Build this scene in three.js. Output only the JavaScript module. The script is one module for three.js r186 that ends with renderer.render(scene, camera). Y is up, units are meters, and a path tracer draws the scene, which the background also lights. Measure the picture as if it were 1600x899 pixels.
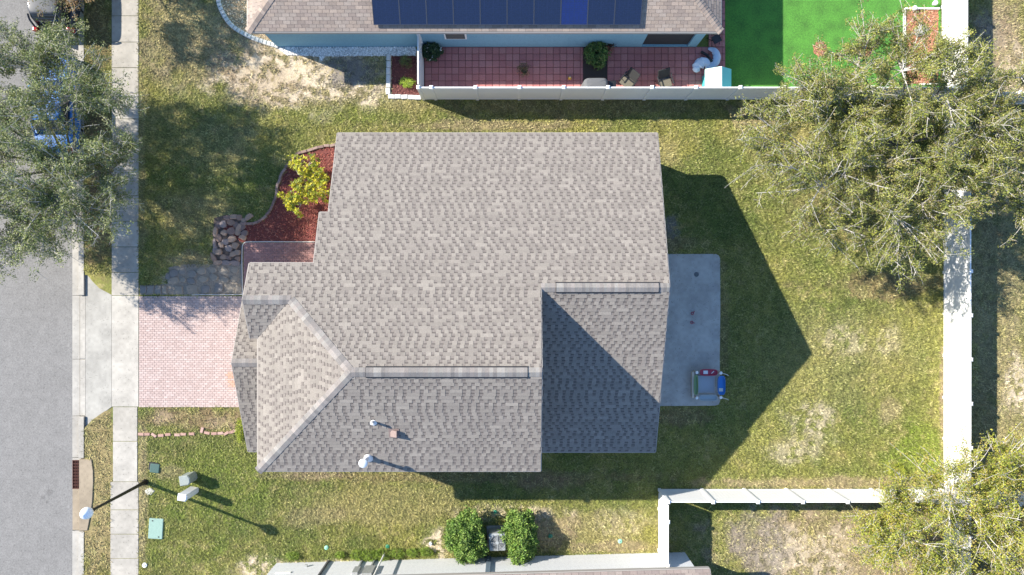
import * as THREE from 'three';
import { mergeGeometries } from 'three/addons/utils/BufferGeometryUtils.js';
import { RoundedBoxGeometry } from 'three/addons/geometries/RoundedBoxGeometry.js';

// ---------------------------------------------------------------- camera, sky, sun, exposure
const scene = new THREE.Scene();
const CAM = 31.2;                                            // drone height above the lawn, metres
const camera = new THREE.PerspectiveCamera(2 * Math.atan(449.5 / 1067) * 180 / Math.PI, 1024 / 575, 0.1, 900);
camera.position.set(0, CAM, 0); camera.up.set(0, 0, -1); camera.lookAt(0, 0, 0);
scene.add(camera);

const renderer = new THREE.WebGLRenderer({ antialias: true });
renderer.toneMapping = THREE.LinearToneMapping;
renderer.toneMappingExposure = 2.45;
renderer.shadowMap.enabled = true;

const skyTex = (() => {                                      // clear winter sky: pale at the horizon, blue overhead
  const W = 128, Hh = 64, d = new Float32Array(W * Hh * 4);
  for (let j = 0; j < Hh; j++) {
    const el = Math.sin(((j + 0.5) / Hh - 0.5) * Math.PI), t = Math.pow(Math.max(el, 0), 0.55);
    const c = el < 0 ? [0.12, 0.115, 0.10] : [0.33 + (0.066 - 0.33) * t, 0.45 + (0.155 - 0.45) * t, 0.58 + (0.355 - 0.58) * t];
    for (let i = 0; i < W; i++) { const k = (j * W + i) * 4; d[k] = c[0]; d[k + 1] = c[1]; d[k + 2] = c[2]; d[k + 3] = 1; }
  }
  const t = new THREE.DataTexture(d, W, Hh, THREE.RGBAFormat, THREE.FloatType);
  t.mapping = THREE.EquirectangularReflectionMapping; t.magFilter = THREE.LinearFilter; t.minFilter = THREE.LinearFilter; t.needsUpdate = true;
  return t;
})();
scene.background = skyTex; scene.environment = skyTex;

const sun = new THREE.DirectionalLight(new THREE.Color().setRGB(1.0, 0.93, 0.82), 4.75);
sun.position.set(-1.33 * 40, 40, -0.51 * 40); sun.target.position.set(0, 0, 0);
sun.castShadow = true; sun.shadow.mapSize.set(4096, 4096); sun.shadow.radius = 1;
Object.assign(sun.shadow.camera, { left: -40, right: 40, top: 40, bottom: -40, near: 1, far: 160 });
scene.add(sun, sun.target);

// ---------------------------------------------------------------- helpers
const rng = (s) => () => { s = (s + 0x6d2b79f5) | 0; let t = Math.imul(s ^ (s >>> 15), 1 | s); t = (t + Math.imul(t ^ (t >>> 7), 61 | t)) ^ t; return ((t ^ (t >>> 14)) >>> 0) / 4294967296; };
const U = 34.2;                                              // site plan: 34.2 plan units to the metre, origin at (800, 449.5)
const P = (a, b) => [(a - 800) / U, (b - 449.5) / U];
const clamp = (v, a = 0, b = 1) => Math.min(b, Math.max(a, v)), mixn = (a, b, t) => a + (b - a) * t;
const mix3 = (a, b, t) => [mixn(a[0], b[0], t), mixn(a[1], b[1], t), mixn(a[2], b[2], t)];
const sstep = (a, b, v) => { const t = clamp((v - a) / (b - a)); return t * t * (3 - 2 * t); };
const hash = (x, y, s) => { let h = Math.imul(x, 374761393) + Math.imul(y, 668265263) + Math.imul(s, 1442695041); h = Math.imul(h ^ (h >>> 13), 1274126177); return ((h ^ (h >>> 16)) >>> 0) / 4294967296; };
function vnoise(x, y, s = 0) { const i = Math.floor(x), j = Math.floor(y); let u = x - i, v = y - j; u = u * u * (3 - 2 * u); v = v * v * (3 - 2 * v);
  return mixn(mixn(hash(i, j, s), hash(i + 1, j, s), u), mixn(hash(i, j + 1, s), hash(i + 1, j + 1, s), u), v); }
const fbm = (x, y, s = 0, o = 4) => { let a = 0, w = 0.5, n = 0; for (let k = 0; k < o; k++) { a += w * vnoise(x, y, s + k); n += w; w *= 0.5; x *= 2.03; y *= 2.03; } return a / n; };
const lin2s = (c) => 255 * (c <= 0.0031308 ? 12.92 * c : 1.055 * Math.pow(c, 1 / 2.4) - 0.055);
function inPoly(poly, x, y) { let r = false; for (let i = 0, j = poly.length - 1; i < poly.length; j = i++) { const [a, b] = poly[i], [c, d] = poly[j]; if ((b > y) !== (d > y) && x < (c - a) * (y - b) / (d - b) + a) r = !r; } return r; }

const used = {};
const numbered = (n) => { used[n] = (used[n] ?? -1) + 1; return used[n] ? `${n}_${String(used[n]).padStart(3, '0')}` : n; };
const shade = (o) => { o.castShadow = o.receiveShadow = true; return o; };
function thing(name, label, category, pos = [0, 0, 0], turn = 0, group) {
  const o = new THREE.Group(); o.name = numbered(name); o.position.set(...pos); o.rotation.y = turn;
  o.userData = { label, category }; if (group) o.userData.group = group; scene.add(o); return o;
}
function part(name, geo, mat, parent, label) { const m = shade(new THREE.Mesh(geo, mat)); m.name = name; if (label) m.userData.label = label; parent.add(m); return m; }
function solo(name, geo, mat, label, category, pos = [0, 0, 0], turn = 0, group) { const m = shade(new THREE.Mesh(geo, mat)); m.name = numbered(name); m.position.set(...pos); m.rotation.y = turn; m.userData = { label, category }; if (group) m.userData.group = group; scene.add(m); return m; }
function struct(name, geo, mat, label, category) { const m = shade(geo ? new THREE.Mesh(geo, mat) : new THREE.Group()); m.name = numbered(name); m.userData = { kind: 'structure', label, category }; scene.add(m); return m; }
const LC = (r, g, b) => new THREE.Color().setRGB(r, g, b);

// geometry builder: flat-shaded polygons with planar uv in metres
class B {
  constructor(col) { this.p = []; this.c = col ? [] : null; this.cur = [1, 1, 1]; }
  tri(a, b, c) { this.p.push(...a, ...b, ...c); if (this.c) for (let k = 0; k < 3; k++) this.c.push(...this.cur); return this; }
  poly(pts) { for (let i = 1; i + 1 < pts.length; i++) this.tri(pts[0], pts[i], pts[i + 1]); return this; }
  quad(a, b, c, d) { return this.poly([a, b, c, d]); }
  // outline seen from above, counter-clockwise or not, lifted between two heights (numbers or functions of x, z)
  slab(pts, y0, y1, chamfer = 0, bottom = false) {
    let area = 0; pts.forEach(([x, z], i) => { const [a, b] = pts[(i + 1) % pts.length]; area += x * b - a * z; });
    const q = area < 0 ? pts : pts.slice().reverse(), f0 = typeof y0 === 'function' ? y0 : () => y0, f1 = typeof y1 === 'function' ? y1 : () => y1;
    const cx = q.reduce((s, p) => s + p[0], 0) / q.length, cz = q.reduce((s, p) => s + p[1], 0) / q.length;
    const inn = q.map(([x, z]) => { const dx = cx - x, dz = cz - z, L = Math.hypot(dx, dz) || 1; const k = Math.min(chamfer * 1.41, L * 0.4) / L; return [x + dx * k, z + dz * k]; });
    this.poly(inn.map(([x, z]) => [x, f1(x, z), z]));
    q.forEach(([x, z], i) => { const j = (i + 1) % q.length, [a, b] = q[j];
      if (chamfer) { this.quad([x, f1(x, z) - chamfer, z], [a, f1(a, b) - chamfer, b], [inn[j][0], f1(...inn[j]), inn[j][1]], [inn[i][0], f1(...inn[i]), inn[i][1]]); }
      this.quad([x, f0(x, z), z], [a, f0(a, b), b], [a, f1(a, b) - chamfer, b], [x, f1(x, z) - chamfer, z]); });
    if (bottom) this.poly(q.slice().reverse().map(([x, z]) => [x, f0(x, z), z]));
    return this;
  }
  box(x0, x1, y0, y1, z0, z1, ch = 0) { return this.slab([[x0, z0], [x1, z0], [x1, z1], [x0, z1]], y0, y1, ch, true); }
  obox(cx, cz, w, d, y0, y1, turn = 0, ch = 0) { const c = Math.cos(turn), s = Math.sin(turn); return this.slab([[-1, -1], [1, -1], [1, 1], [-1, 1]].map(([i, j]) => [cx + i * w / 2 * c + j * d / 2 * s, cz - i * w / 2 * s + j * d / 2 * c]), y0, y1, ch, true); }
  geo() {
    const g = new THREE.BufferGeometry(), p = this.p, n = p.length / 3, uv = new Float32Array(n * 2);
    g.setAttribute('position', new THREE.Float32BufferAttribute(p, 3)); g.computeVertexNormals();
    const N = g.attributes.normal.array;
    for (let i = 0; i < n; i++) { const ax = Math.abs(N[i * 3]), ay = Math.abs(N[i * 3 + 1]), az = Math.abs(N[i * 3 + 2]); const X = p[i * 3], Y = p[i * 3 + 1], Z = p[i * 3 + 2];
      if (ay > 0.5) { uv[i * 2] = X; uv[i * 2 + 1] = Z; } else if (ax > az) { uv[i * 2] = Z; uv[i * 2 + 1] = Y; } else { uv[i * 2] = X; uv[i * 2 + 1] = Y; } }
    g.setAttribute('uv', new THREE.BufferAttribute(uv, 2));
    if (this.c) g.setAttribute('color', new THREE.Float32BufferAttribute(this.c, 3));
    return g;
  }
}
// rings of equal length lofted into a smooth skin
function loft(rings, capA = true, capB = true) {
  const n = rings[0].length, pos = [], idx = [];
  rings.forEach((r) => r.forEach((v) => pos.push(...v)));
  for (let k = 0; k + 1 < rings.length; k++) for (let i = 0; i < n; i++) { const a = k * n + i, b = k * n + (i + 1) % n; idx.push(a, a + n, b, b, a + n, b + n); }
  const cap = (k, flip) => { const c = pos.length / 3, r = rings[k], m = [0, 1, 2].map((j) => r.reduce((s, v) => s + v[j], 0) / n); pos.push(...m); for (let i = 0; i < n; i++) { const a = k * n + i, b = k * n + (i + 1) % n; flip ? idx.push(c, a, b) : idx.push(c, b, a); } };
  if (capA) cap(0, true); if (capB) cap(rings.length - 1, false);
  const g = new THREE.BufferGeometry(); g.setAttribute('position', new THREE.Float32BufferAttribute(pos, 3)); g.setIndex(idx); g.computeVertexNormals();
  const uv = []; for (let i = 0; i < pos.length; i += 3) uv.push(pos[i], pos[i + 2]); g.setAttribute('uv', new THREE.Float32BufferAttribute(uv, 2));
  return g;
}
const cyl = (r0, r1, h, n = 16, y = 0) => new THREE.CylinderGeometry(r1, r0, h, n).translate(0, y + h / 2, 0);
const lathe = (pts, n = 24) => new THREE.LatheGeometry(pts.map(([a, b]) => new THREE.Vector2(a, b)), n);
const tube = (pts, r, n = 6, seg = 12) => new THREE.TubeGeometry(new THREE.CatmullRomCurve3(pts.map((p) => new THREE.Vector3(...p))), seg, r, n);
const plain = (gs) => mergeGeometries(gs.map((g) => { const q = g.index ? g.toNonIndexed() : g; for (const k of Object.keys(q.attributes)) if (!['position', 'normal', 'uv'].includes(k)) q.deleteAttribute(k); return q; }));

// ---------------------------------------------------------------- textures and materials
function tex(w, h, fn, metresU = 1, metresV = metresU) {
  const d = new Uint8Array(w * h * 4);
  for (let j = 0; j < h; j++) for (let i = 0; i < w; i++) { const c = fn(i, j), k = (j * w + i) * 4; if (c.length) { d[k] = c[0]; d[k + 1] = c[1]; d[k + 2] = c[2]; } else d[k] = d[k + 1] = d[k + 2] = c; d[k + 3] = 255; }
  const t = new THREE.DataTexture(d, w, h); t.colorSpace = THREE.SRGBColorSpace; t.wrapS = t.wrapT = THREE.RepeatWrapping; t.magFilter = THREE.LinearFilter; t.minFilter = THREE.LinearMipmapLinearFilter; t.generateMipmaps = true;
  t.repeat.set(1 / metresU, 1 / metresV); t.needsUpdate = true; return t;
}
// wrapped noise so tiles join
const wn = (i, j, n, f, s) => { const x = i / n * f, y = j / n * f, X = Math.floor(x), Y = Math.floor(y); let u = x - X, v = y - Y; u = u * u * (3 - 2 * u); v = v * v * (3 - 2 * v); const m = (a) => ((a % f) + f) % f;
  return mixn(mixn(hash(m(X), m(Y), s), hash(m(X + 1), m(Y), s), u), mixn(hash(m(X), m(Y + 1), s), hash(m(X + 1), m(Y + 1), s), u), v); };
const grainTex = tex(256, 256, (i, j) => 205 + 50 * (0.55 * hash(i, j, 3) + 0.45 * wn(i, j, 256, 32, 5)), 0.9);
const speckTex = tex(512, 512, (i, j) => { const h = hash(i, j, 11), g = wn(i, j, 512, 96, 12), m = wn(i, j, 512, 12, 13); return clamp(168 + 46 * h + 26 * (g - 0.5) + 10 * (m - 0.5) + (h > 0.985 ? 30 : 0) - (g < 0.10 ? 18 : 0), 0, 255); }, 3.7);
const slabTex = tex(512, 512, (i, j) => { const h = hash(i, j, 21), m = wn(i, j, 512, 6, 22), l = wn(i, j, 512, 24, 23), s = wn(i, j, 512, 64, 24); const v = 214 + 16 * (h - 0.5) + 26 * (m - 0.5) + 18 * (l - 0.5) - (s < 0.12 ? 26 : 0); return [v, v * 0.99, v * 0.965]; }, 3.1);
const clothTex = tex(128, 128, (i, j) => 200 + 24 * ((i + j) & 1) + 24 * hash(i, j, 31), 0.25);
const barkTex = tex(128, 256, (i, j) => 150 + 70 * wn(i, j >> 3, 128, 32, 41) + 35 * hash(i, j, 42), 0.5, 1);
function mat(c, o = {}) { const { map = grainTex, rough = 0.85, metal = 0, vc = false, bump = 0, ...rest } = o; const m = new THREE.MeshStandardMaterial({ color: LC(...c), roughness: rough, metalness: metal, vertexColors: vc, ...rest }); if (map) m.map = map; if (bump && map) { m.bumpMap = map; m.bumpScale = bump; } return m; }
const leafMat = () => new THREE.MeshPhysicalMaterial({ color: LC(1, 1, 1), roughness: 0.75, side: THREE.DoubleSide, transmission: 0.25, thickness: 0 });

const M = {
  vinyl: mat([0.80, 0.80, 0.79], { map: null, rough: 0.45 }),
  wallWhite: mat([0.74, 0.76, 0.78], { rough: 0.9, bump: 0.002 }),
  wallBlue: mat([0.25, 0.48, 0.61], { rough: 0.9, bump: 0.002 }),
  wallCream: mat([0.55, 0.49, 0.40], { rough: 0.9, bump: 0.002 }),
  trim: mat([0.78, 0.77, 0.74], { map: null, rough: 0.6 }),
  deck: mat([0.22, 0.195, 0.18]),
  shingle: mat([1.02, 1.01, 1.0], { vc: true, rough: 0.95, bump: 0.0015 }),
  concrete: mat([0.49, 0.468, 0.435], { map: slabTex, rough: 0.92, bump: 0.002 }),
  concreteBright: mat([0.54, 0.52, 0.49], { map: slabTex, rough: 0.92, bump: 0.002 }),
  concreteGrey: mat([0.43, 0.425, 0.41], { map: slabTex, rough: 0.92, bump: 0.002 }),
  concreteOld: mat([0.40, 0.335, 0.255], { map: slabTex, rough: 0.95, bump: 0.002 }),
  black: mat([0.02, 0.02, 0.022], { rough: 0.5 }),
  blackMetal: mat([0.025, 0.025, 0.028], { rough: 0.4, metal: 0.3 }),
  glass: mat([0.02, 0.025, 0.03], { map: null, rough: 0.08 }),
  silver: mat([0.55, 0.56, 0.58], { map: null, rough: 0.35, metal: 0.8 }),
  bark: mat([0.21, 0.19, 0.165], { map: barkTex, rough: 0.95, bump: 0.01 }),
  twig: mat([0.47, 0.445, 0.41], { map: null, rough: 0.9 }),
};

// ---------------------------------------------------------------- what grows where: colour of the soil and turf on the site plan
const C_GREEN = [0.105, 0.132, 0.028], C_OLIVE = [0.205, 0.195, 0.048], C_STRAW = [0.33, 0.27, 0.12], C_SOIL = [0.26, 0.195, 0.125], C_SAND = [0.46, 0.385, 0.28], C_BROWN = [0.17, 0.115, 0.062], C_LUSH = [0.135, 0.185, 0.018], C_DUST = [0.17, 0.15, 0.13];
// [x, y, rx, ry, colour, amount]
const patches = [
  [300, 60, 100, 110, C_SOIL, 0.65], [262, 200, 55, 60, C_STRAW, 0.4], [340, 225, 70, 60, C_SOIL, 0.45], [300, 335, 80, 50, C_SOIL, 0.4], [470, 112, 185, 74, C_SOIL, 0.85], [470, 112, 185, 74, C_SAND, 0.9], [360, 60, 60, 60, C_SOIL, 0.6], [560, 150, 80, 22, C_SAND, 0.7], [410, 130, 70, 40, C_SOIL, 0.5], [300, 40, 60, 50, C_STRAW, 0.5],
  [545, 112, 62, 26, C_DUST, 0.95], [520, 178, 120, 16, C_LUSH, 0.35], [770, 196, 190, 11, C_SOIL, 0.65], [640, 165, 60, 14, C_STRAW, 0.6],
  [900, 168, 260, 17, C_BROWN, 0.55], [1185, 180, 50, 24, C_SOIL, 0.75], [1230, 250, 60, 50, C_STRAW, 0.35], [1040, 235, 30, 30, C_STRAW, 0.6],
  [1050, 360, 16, 30, C_DUST, 0.9], [1045, 380, 60, 14, C_BROWN, 0.6], [1060, 650, 50, 20, C_BROWN, 0.7], [1130, 520, 10, 120, C_BROWN, 0.5],
  [1320, 530, 60, 34, C_SAND, 0.40], [1385, 530, 26, 34, C_SAND, 0.45], [1270, 655, 48, 36, C_SAND, 0.55], [1245, 700, 60, 30, C_SAND, 0.45], [1390, 640, 26, 26, C_SOIL, 0.55], [1310, 560, 150, 90, C_STRAW, 0.25],
  [1440, 700, 60, 50, C_LUSH, 0.75], [1465, 560, 22, 120, C_OLIVE, 0.6], [1472, 640, 6, 110, C_SOIL, 0.8], [1300, 755, 240, 12, C_SOIL, 0.7], [1400, 445, 110, 26, C_BROWN, 0.7], [1350, 330, 130, 70, C_BROWN, 0.55], [1230, 205, 90, 40, C_STRAW, 0.4],
  [600, 790, 160, 44, C_STRAW, 0.5], [500, 805, 80, 22, C_SOIL, 0.35], [690, 848, 42, 30, C_SAND, 0.85], [395, 888, 46, 26, C_SAND, 0.95], [560, 882, 200, 8, C_SAND, 0.8], [720, 745, 340, 12, C_BROWN, 0.6], [480, 742, 90, 8, C_SOIL, 0.6],
  [330, 760, 110, 70, C_LUSH, 0.35], [300, 860, 80, 40, C_LUSH, 0.25], [222, 760, 10, 140, C_SOIL, 0.6], [262, 738, 26, 14, C_SOIL, 0.5], [930, 825, 110, 30, C_STRAW, 0.55], [980, 815, 60, 26, C_SAND, 0.3], [960, 855, 110, 12, C_SOIL, 0.7], [860, 830, 50, 40, C_SOIL, 0.75], [790, 800, 110, 14, C_SAND, 0.5], [850, 755, 60, 14, C_BROWN, 0.8],
  [300, 655, 120, 22, C_BROWN, 0.85], [255, 655, 26, 14, C_SOIL, 0.7], [350, 662, 30, 16, C_SOIL, 0.7], [150, 770, 34, 190, C_BROWN, 0.8], [150, 770, 30, 170, C_STRAW, 0.45], [155, 300, 30, 170, C_BROWN, 0.9], [155, 60, 26, 80, C_BROWN, 0.7],
  [260, 430, 40, 30, C_OLIVE, 0.6], [300, 405, 60, 16, C_SOIL, 0.6], [310, 440, 70, 24, C_SAND, 0.55], [222, 250, 8, 200, C_SOIL, 0.4], [300, 230, 90, 100, C_GREEN, 0.5],
  [1320, 860, 260, 90, C_SOIL, 0.9], [1260, 860, 110, 50, C_SAND, 0.55], [1180, 850, 60, 70, C_DUST, 0.6], [1560, 450, 60, 900, C_SOIL, 0.6], [1595, 600, 36, 60, C_SAND, 0.8], [1560, 80, 50, 90, C_SOIL, 0.8], [1590, 120, 40, 60, C_SAND, 0.6], [1540, 90, 20, 110, C_DUST, 0.6],
];
function turfColour(x, y, fine = true) {
  const n1 = fbm(x / 70, y / 70, 101), n2 = fbm(x / 23, y / 23, 131), n3 = fbm(x / 7, y / 7, 151, 3);
  let c = mix3(C_GREEN, C_OLIVE, clamp(0.15 + 1.5 * (n1 - 0.3) + 0.9 * (n2 - 0.5)));
  let bare = 0;
  for (const [a, b, rx, ry, col, amt] of patches) {
    const u = (x - a) / rx, v = (y - b) / ry, d = u * u + v * v; if (d > 1.7) continue;
    const e = Math.sqrt(d) + 1.1 * (n2 - 0.5) + 0.8 * (n3 - 0.5), k = amt * (1 - sstep(0.55, 1.05, e)) * (col === C_SAND ? sstep(0.34, 0.56, n3) * 1.2 : clamp(0.2 + 1.6 * n3));
    c = mix3(c, col, k); if (col === C_SAND || col === C_SOIL || col === C_DUST || col === C_BROWN) bare = Math.max(bare, k);
  }
  const dry = sstep(0.56, 0.74, n3) * sstep(0.42, 0.62, n2); c = mix3(c, C_STRAW, 0.5 * dry); bare = Math.max(bare, 0.35 * dry);
  if (fine) { const g = 0.62 + 0.76 * vnoise(x * 1.15, y * 1.15, 171); c = c.map((v) => v * g); }
  return [c, bare];
}
const LX0 = -120, LX1 = 1720, LY0 = -80, LY1 = 980;
const lawnTex = (() => {
  const w = 2048, h = 1180, d = new Uint8Array(w * h * 4);
  for (let j = 0; j < h; j++) for (let i = 0; i < w; i++) { const [c] = turfColour(LX0 + (i + 0.5) / w * (LX1 - LX0), LY0 + (j + 0.5) / h * (LY1 - LY0)); const k = (j * w + i) * 4; d[k] = lin2s(c[0]); d[k + 1] = lin2s(c[1]); d[k + 2] = lin2s(c[2]); d[k + 3] = 255; }
  const t = new THREE.DataTexture(d, w, h); t.colorSpace = THREE.SRGBColorSpace; t.wrapS = t.wrapT = THREE.RepeatWrapping; t.magFilter = THREE.LinearFilter; t.minFilter = THREE.LinearMipmapLinearFilter; t.generateMipmaps = true; t.needsUpdate = true; return t;
})();
function sheet(poly, y, m, uvf) {                            // flat sheet from a plan outline (convex or not)
  const g = new THREE.ShapeGeometry(new THREE.Shape(poly.map(([x, z]) => new THREE.Vector2(x, -z)))); g.rotateX(-Math.PI / 2); g.translate(0, y, 0);
  const p = g.attributes.position, uv = g.attributes.uv; for (let i = 0; i < p.count; i++) { const [u, v] = uvf ? uvf(p.getX(i), p.getZ(i)) : [p.getX(i), p.getZ(i)]; uv.setXY(i, u, v); }
  return g;
}
const plan = (pts) => pts.map(([a, b]) => P(a, b));
const lawnUV = (x, z) => [(x * U + 800 - LX0) / (LX1 - LX0), (z * U + 449.5 - LY0) / (LY1 - LY0)];
struct('ground', sheet([[-250, -250], [250, -250], [250, 250], [-250, 250]], -0.32, null), mat([0.13, 0.12, 0.05]), 'flat grassy land around the houses', 'ground');
const kerbBack = P(131, 0)[0];
const notch = [[131.6, 430], [136, 430], [145, 441], [155, 451], [174.2, 461], [174.2, 636], [160, 645], [143, 657], [131.6, 669]];
struct('lawn', sheet([[kerbBack, -90], ...plan(notch).map(([x, z]) => [Math.max(x, kerbBack), z]), [kerbBack, 90], [120, 90], [120, -90]], 0, null, lawnUV), new THREE.MeshStandardMaterial({ map: lawnTex, roughness: 0.97 }), 'patchy green and straw coloured lawn around the house', 'lawn');

// ---------------------------------------------------------------- street, kerb, pavement
const roadMat = mat([0.345, 0.335, 0.322], { map: speckTex, rough: 0.95, bump: 0.003 });
struct('road', sheet([[-60, -90], [P(110, 0)[0], -90], [P(110, 0)[0], 90], [-60, 90]], -0.13, null), roadMat, 'worn grey asphalt street along the left side', 'road');
for (const [x, y, r, w] of [[74, 771, 5, 'upper'], [63, 779, 3.2, 'left'], [70, 786, 2, 'lower']]) struct('oil_stain', sheet(plan(Array.from({ length: 14 }, (_, i) => { const a = i / 14 * 6.283, k = r * (0.7 + 0.5 * hash(i, x, 3)); return [x + k * Math.cos(a), y + k * Math.sin(a)]; })), -0.126), mat([0.27, 0.26, 0.25], { map: speckTex, rough: 0.9 }), `${w} oil spot of three on the asphalt`, 'stain');
const gutter = struct('gutter', null, null, 'concrete gutter strip between asphalt and kerb', 'gutter');
const kerb = struct('kerb', null, null, 'pale concrete kerb along the street', 'kerb');
{
  const xs = [110, 120.9, 122.7, 131].map((v) => P(v, 0)[0]), cuts = [-140, -60, 20, 108, 196, 284, 372, 462, 562, 651, 716.5, 831, 920, 1010];
  for (let k = 0; k + 1 < cuts.length; k++) {
    const a = P(0, cuts[k])[1] + 0.008, b = P(0, cuts[k + 1])[1] - 0.008, low = cuts[k] >= 460 && cuts[k] < 640, inlet = cuts[k] === 716.5;
    if (inlet) continue;
    const top = low ? -0.085 : 0.03;
    const m = cuts[k] > 640 && cuts[k] < 720 ? M.concrete : M.concreteBright;
    part('gutter_section', new B().slab([[xs[0], a], [xs[1], a], [xs[1], b], [xs[0], b]], -0.3, (x) => -0.118 - 0.03 * (x - xs[0]) / (xs[1] - xs[0])).geo(), m, gutter);
    part('kerb_section', new B().slab([[xs[2], a], [xs[3], a], [xs[3], b], [xs[2], b]], -0.3, top, 0.02).geo(), m, kerb);
  }
}
{ // storm inlet: concrete top slab, cast iron grate in the gutter
  const t = thing('storm_drain', 'concrete storm drain inlet with rusty grate at the kerb', 'storm drain');
  part('inlet_slab', new B().slab(plan([[124, 718], [143, 718], [145.5, 735], [146, 752], [144.5, 785], [140, 812], [136.5, 829], [124, 830]]), -0.25, 0.045, 0.02).geo(), M.concreteOld, t);
  const [gx0, gz0] = P(111, 721.5), [gx1, gz1] = P(123.5, 764.5), rust = mat([0.10, 0.035, 0.025], { rough: 0.9 });
  part('sump', new B().box(gx0, gx1, -0.30, -0.24, gz0, gz1).geo(), M.black, t);
  const fr = new B(); fr.box(gx0 - 0.03, gx0, -0.3, -0.118, gz0 - 0.03, gz1 + 0.03).box(gx1, gx1 + 0.03, -0.3, -0.118, gz0 - 0.03, gz1 + 0.03).box(gx0, gx1, -0.3, -0.118, gz0 - 0.03, gz0).box(gx0, gx1, -0.3, -0.118, gz1, gz1 + 0.03);
  part('grate_frame', fr.geo(), rust, t);
  for (let i = 1; i < 4; i++) { const x = mixn(gx0, gx1, i / 4); part('grate_bar', new B().box(x - 0.014, x + 0.014, -0.17, -0.124, gz0, gz1).geo(), rust, t); }
  for (let i = 1; i < 9; i++) { const z = mixn(gz0, gz1, i / 9); part('grate_bar', new B().box(gx0, gx1, -0.168, -0.128, z - 0.014, z + 0.014).geo(), rust, t); }
  part('gutter_pan', new B().box(P(110, 0)[0], P(123.7, 0)[0], -0.3, -0.13, gz1 + 0.035, P(0, 830)[1]).geo(), M.concreteOld, t);
  part('kerb_throat', new B().box(P(110, 0)[0], P(123.7, 0)[0], -0.3, -0.126, P(0, 717)[1], gz0 - 0.035).geo(), M.concrete, t);
}
const walk = struct('sidewalk', null, null, 'pale concrete pavement of square slabs along the street', 'sidewalk');
{
  const cuts = [-140, -98, -57, -16, 25, 66, 106, 146, 186, 226, 266, 306, 346, 386, 426, 462, 636, 690, 753, 797, 835, 873, 912, 950];
  for (let k = 0; k + 1 < cuts.length; k++) {
    const w = cuts[k] > 740 ? 172.5 : cuts[k] > 630 ? 176.5 : 174.5, e = cuts[k] > 630 && cuts[k] < 700 ? 214.5 : 216.3;
    const a = P(w, cuts[k] + 0.35), b = P(e, cuts[k + 1] - 0.35);
    part('slab', new B().box(a[0], b[0], -0.1, 0.02 + 0.003 * (k % 3), a[1], b[1], 0.006).geo(), cuts[k] === 462 ? M.concreteBright : [M.concrete, M.concreteBright][k % 5 === 2 ? 1 : 0], walk);
  }
}
{ // driveway apron dropping to the street
  const x0 = P(131.6, 0)[0], x1 = P(174.2, 0)[0], f = (x) => mixn(-0.075, 0.022, (x - x0) / (x1 - x0));
  struct('driveway_apron', new B().slab(plan(notch), -0.2, f).geo(), M.concreteGrey, 'grey concrete driveway apron dropping to the street', 'driveway');
}

// ---------------------------------------------------------------- pavers
const brickTones = [[0.43, 0.335, 0.31], [0.445, 0.35, 0.325], [0.415, 0.32, 0.295], [0.46, 0.37, 0.345]];
function brickField(poly, y, seed, tones, L = 0.203, W = 0.1015, name) {       // running bond, rows along z
  const r = rng(seed), b = new B(true); const xs = poly.map((p) => p[0]), zs = poly.map((p) => p[1]);
  let row = 0;
  for (let z = Math.min(...zs); z < Math.max(...zs); z += W, row++) for (let x = Math.min(...xs) - (row % 2) * L / 2; x < Math.max(...xs); x += L) {
    const q = clipPoly(clipPoly(clipPoly(clipPoly(poly, 1, 0, x + 0.005), -1, 0, -(x + L - 0.005)), 0, 1, z + 0.005), 0, -1, -(z + W - 0.005));
    if (q.length < 3) continue; const t = tones[Math.floor(r() * tones.length)], k = 0.94 + 0.12 * r(); b.cur = t.map((v) => v * k); const sx = x * U + 800, sy = z * U + 449.5, rust = 1 - sstep(0.35, 1, Math.hypot((sx - 372) / 24, (sy - 590) / 24) + 0.9 * (vnoise(sx / 5, sy / 5, 9) - 0.5)); if (rust > 0) b.cur = mix3(b.cur, [0.50, 0.285, 0.185], 0.8 * rust); b.slab(q, y - 0.02, y + 0.003 * r(), 0.003);   // old rust stain by the garage
  }
  return b.geo();
}
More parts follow.
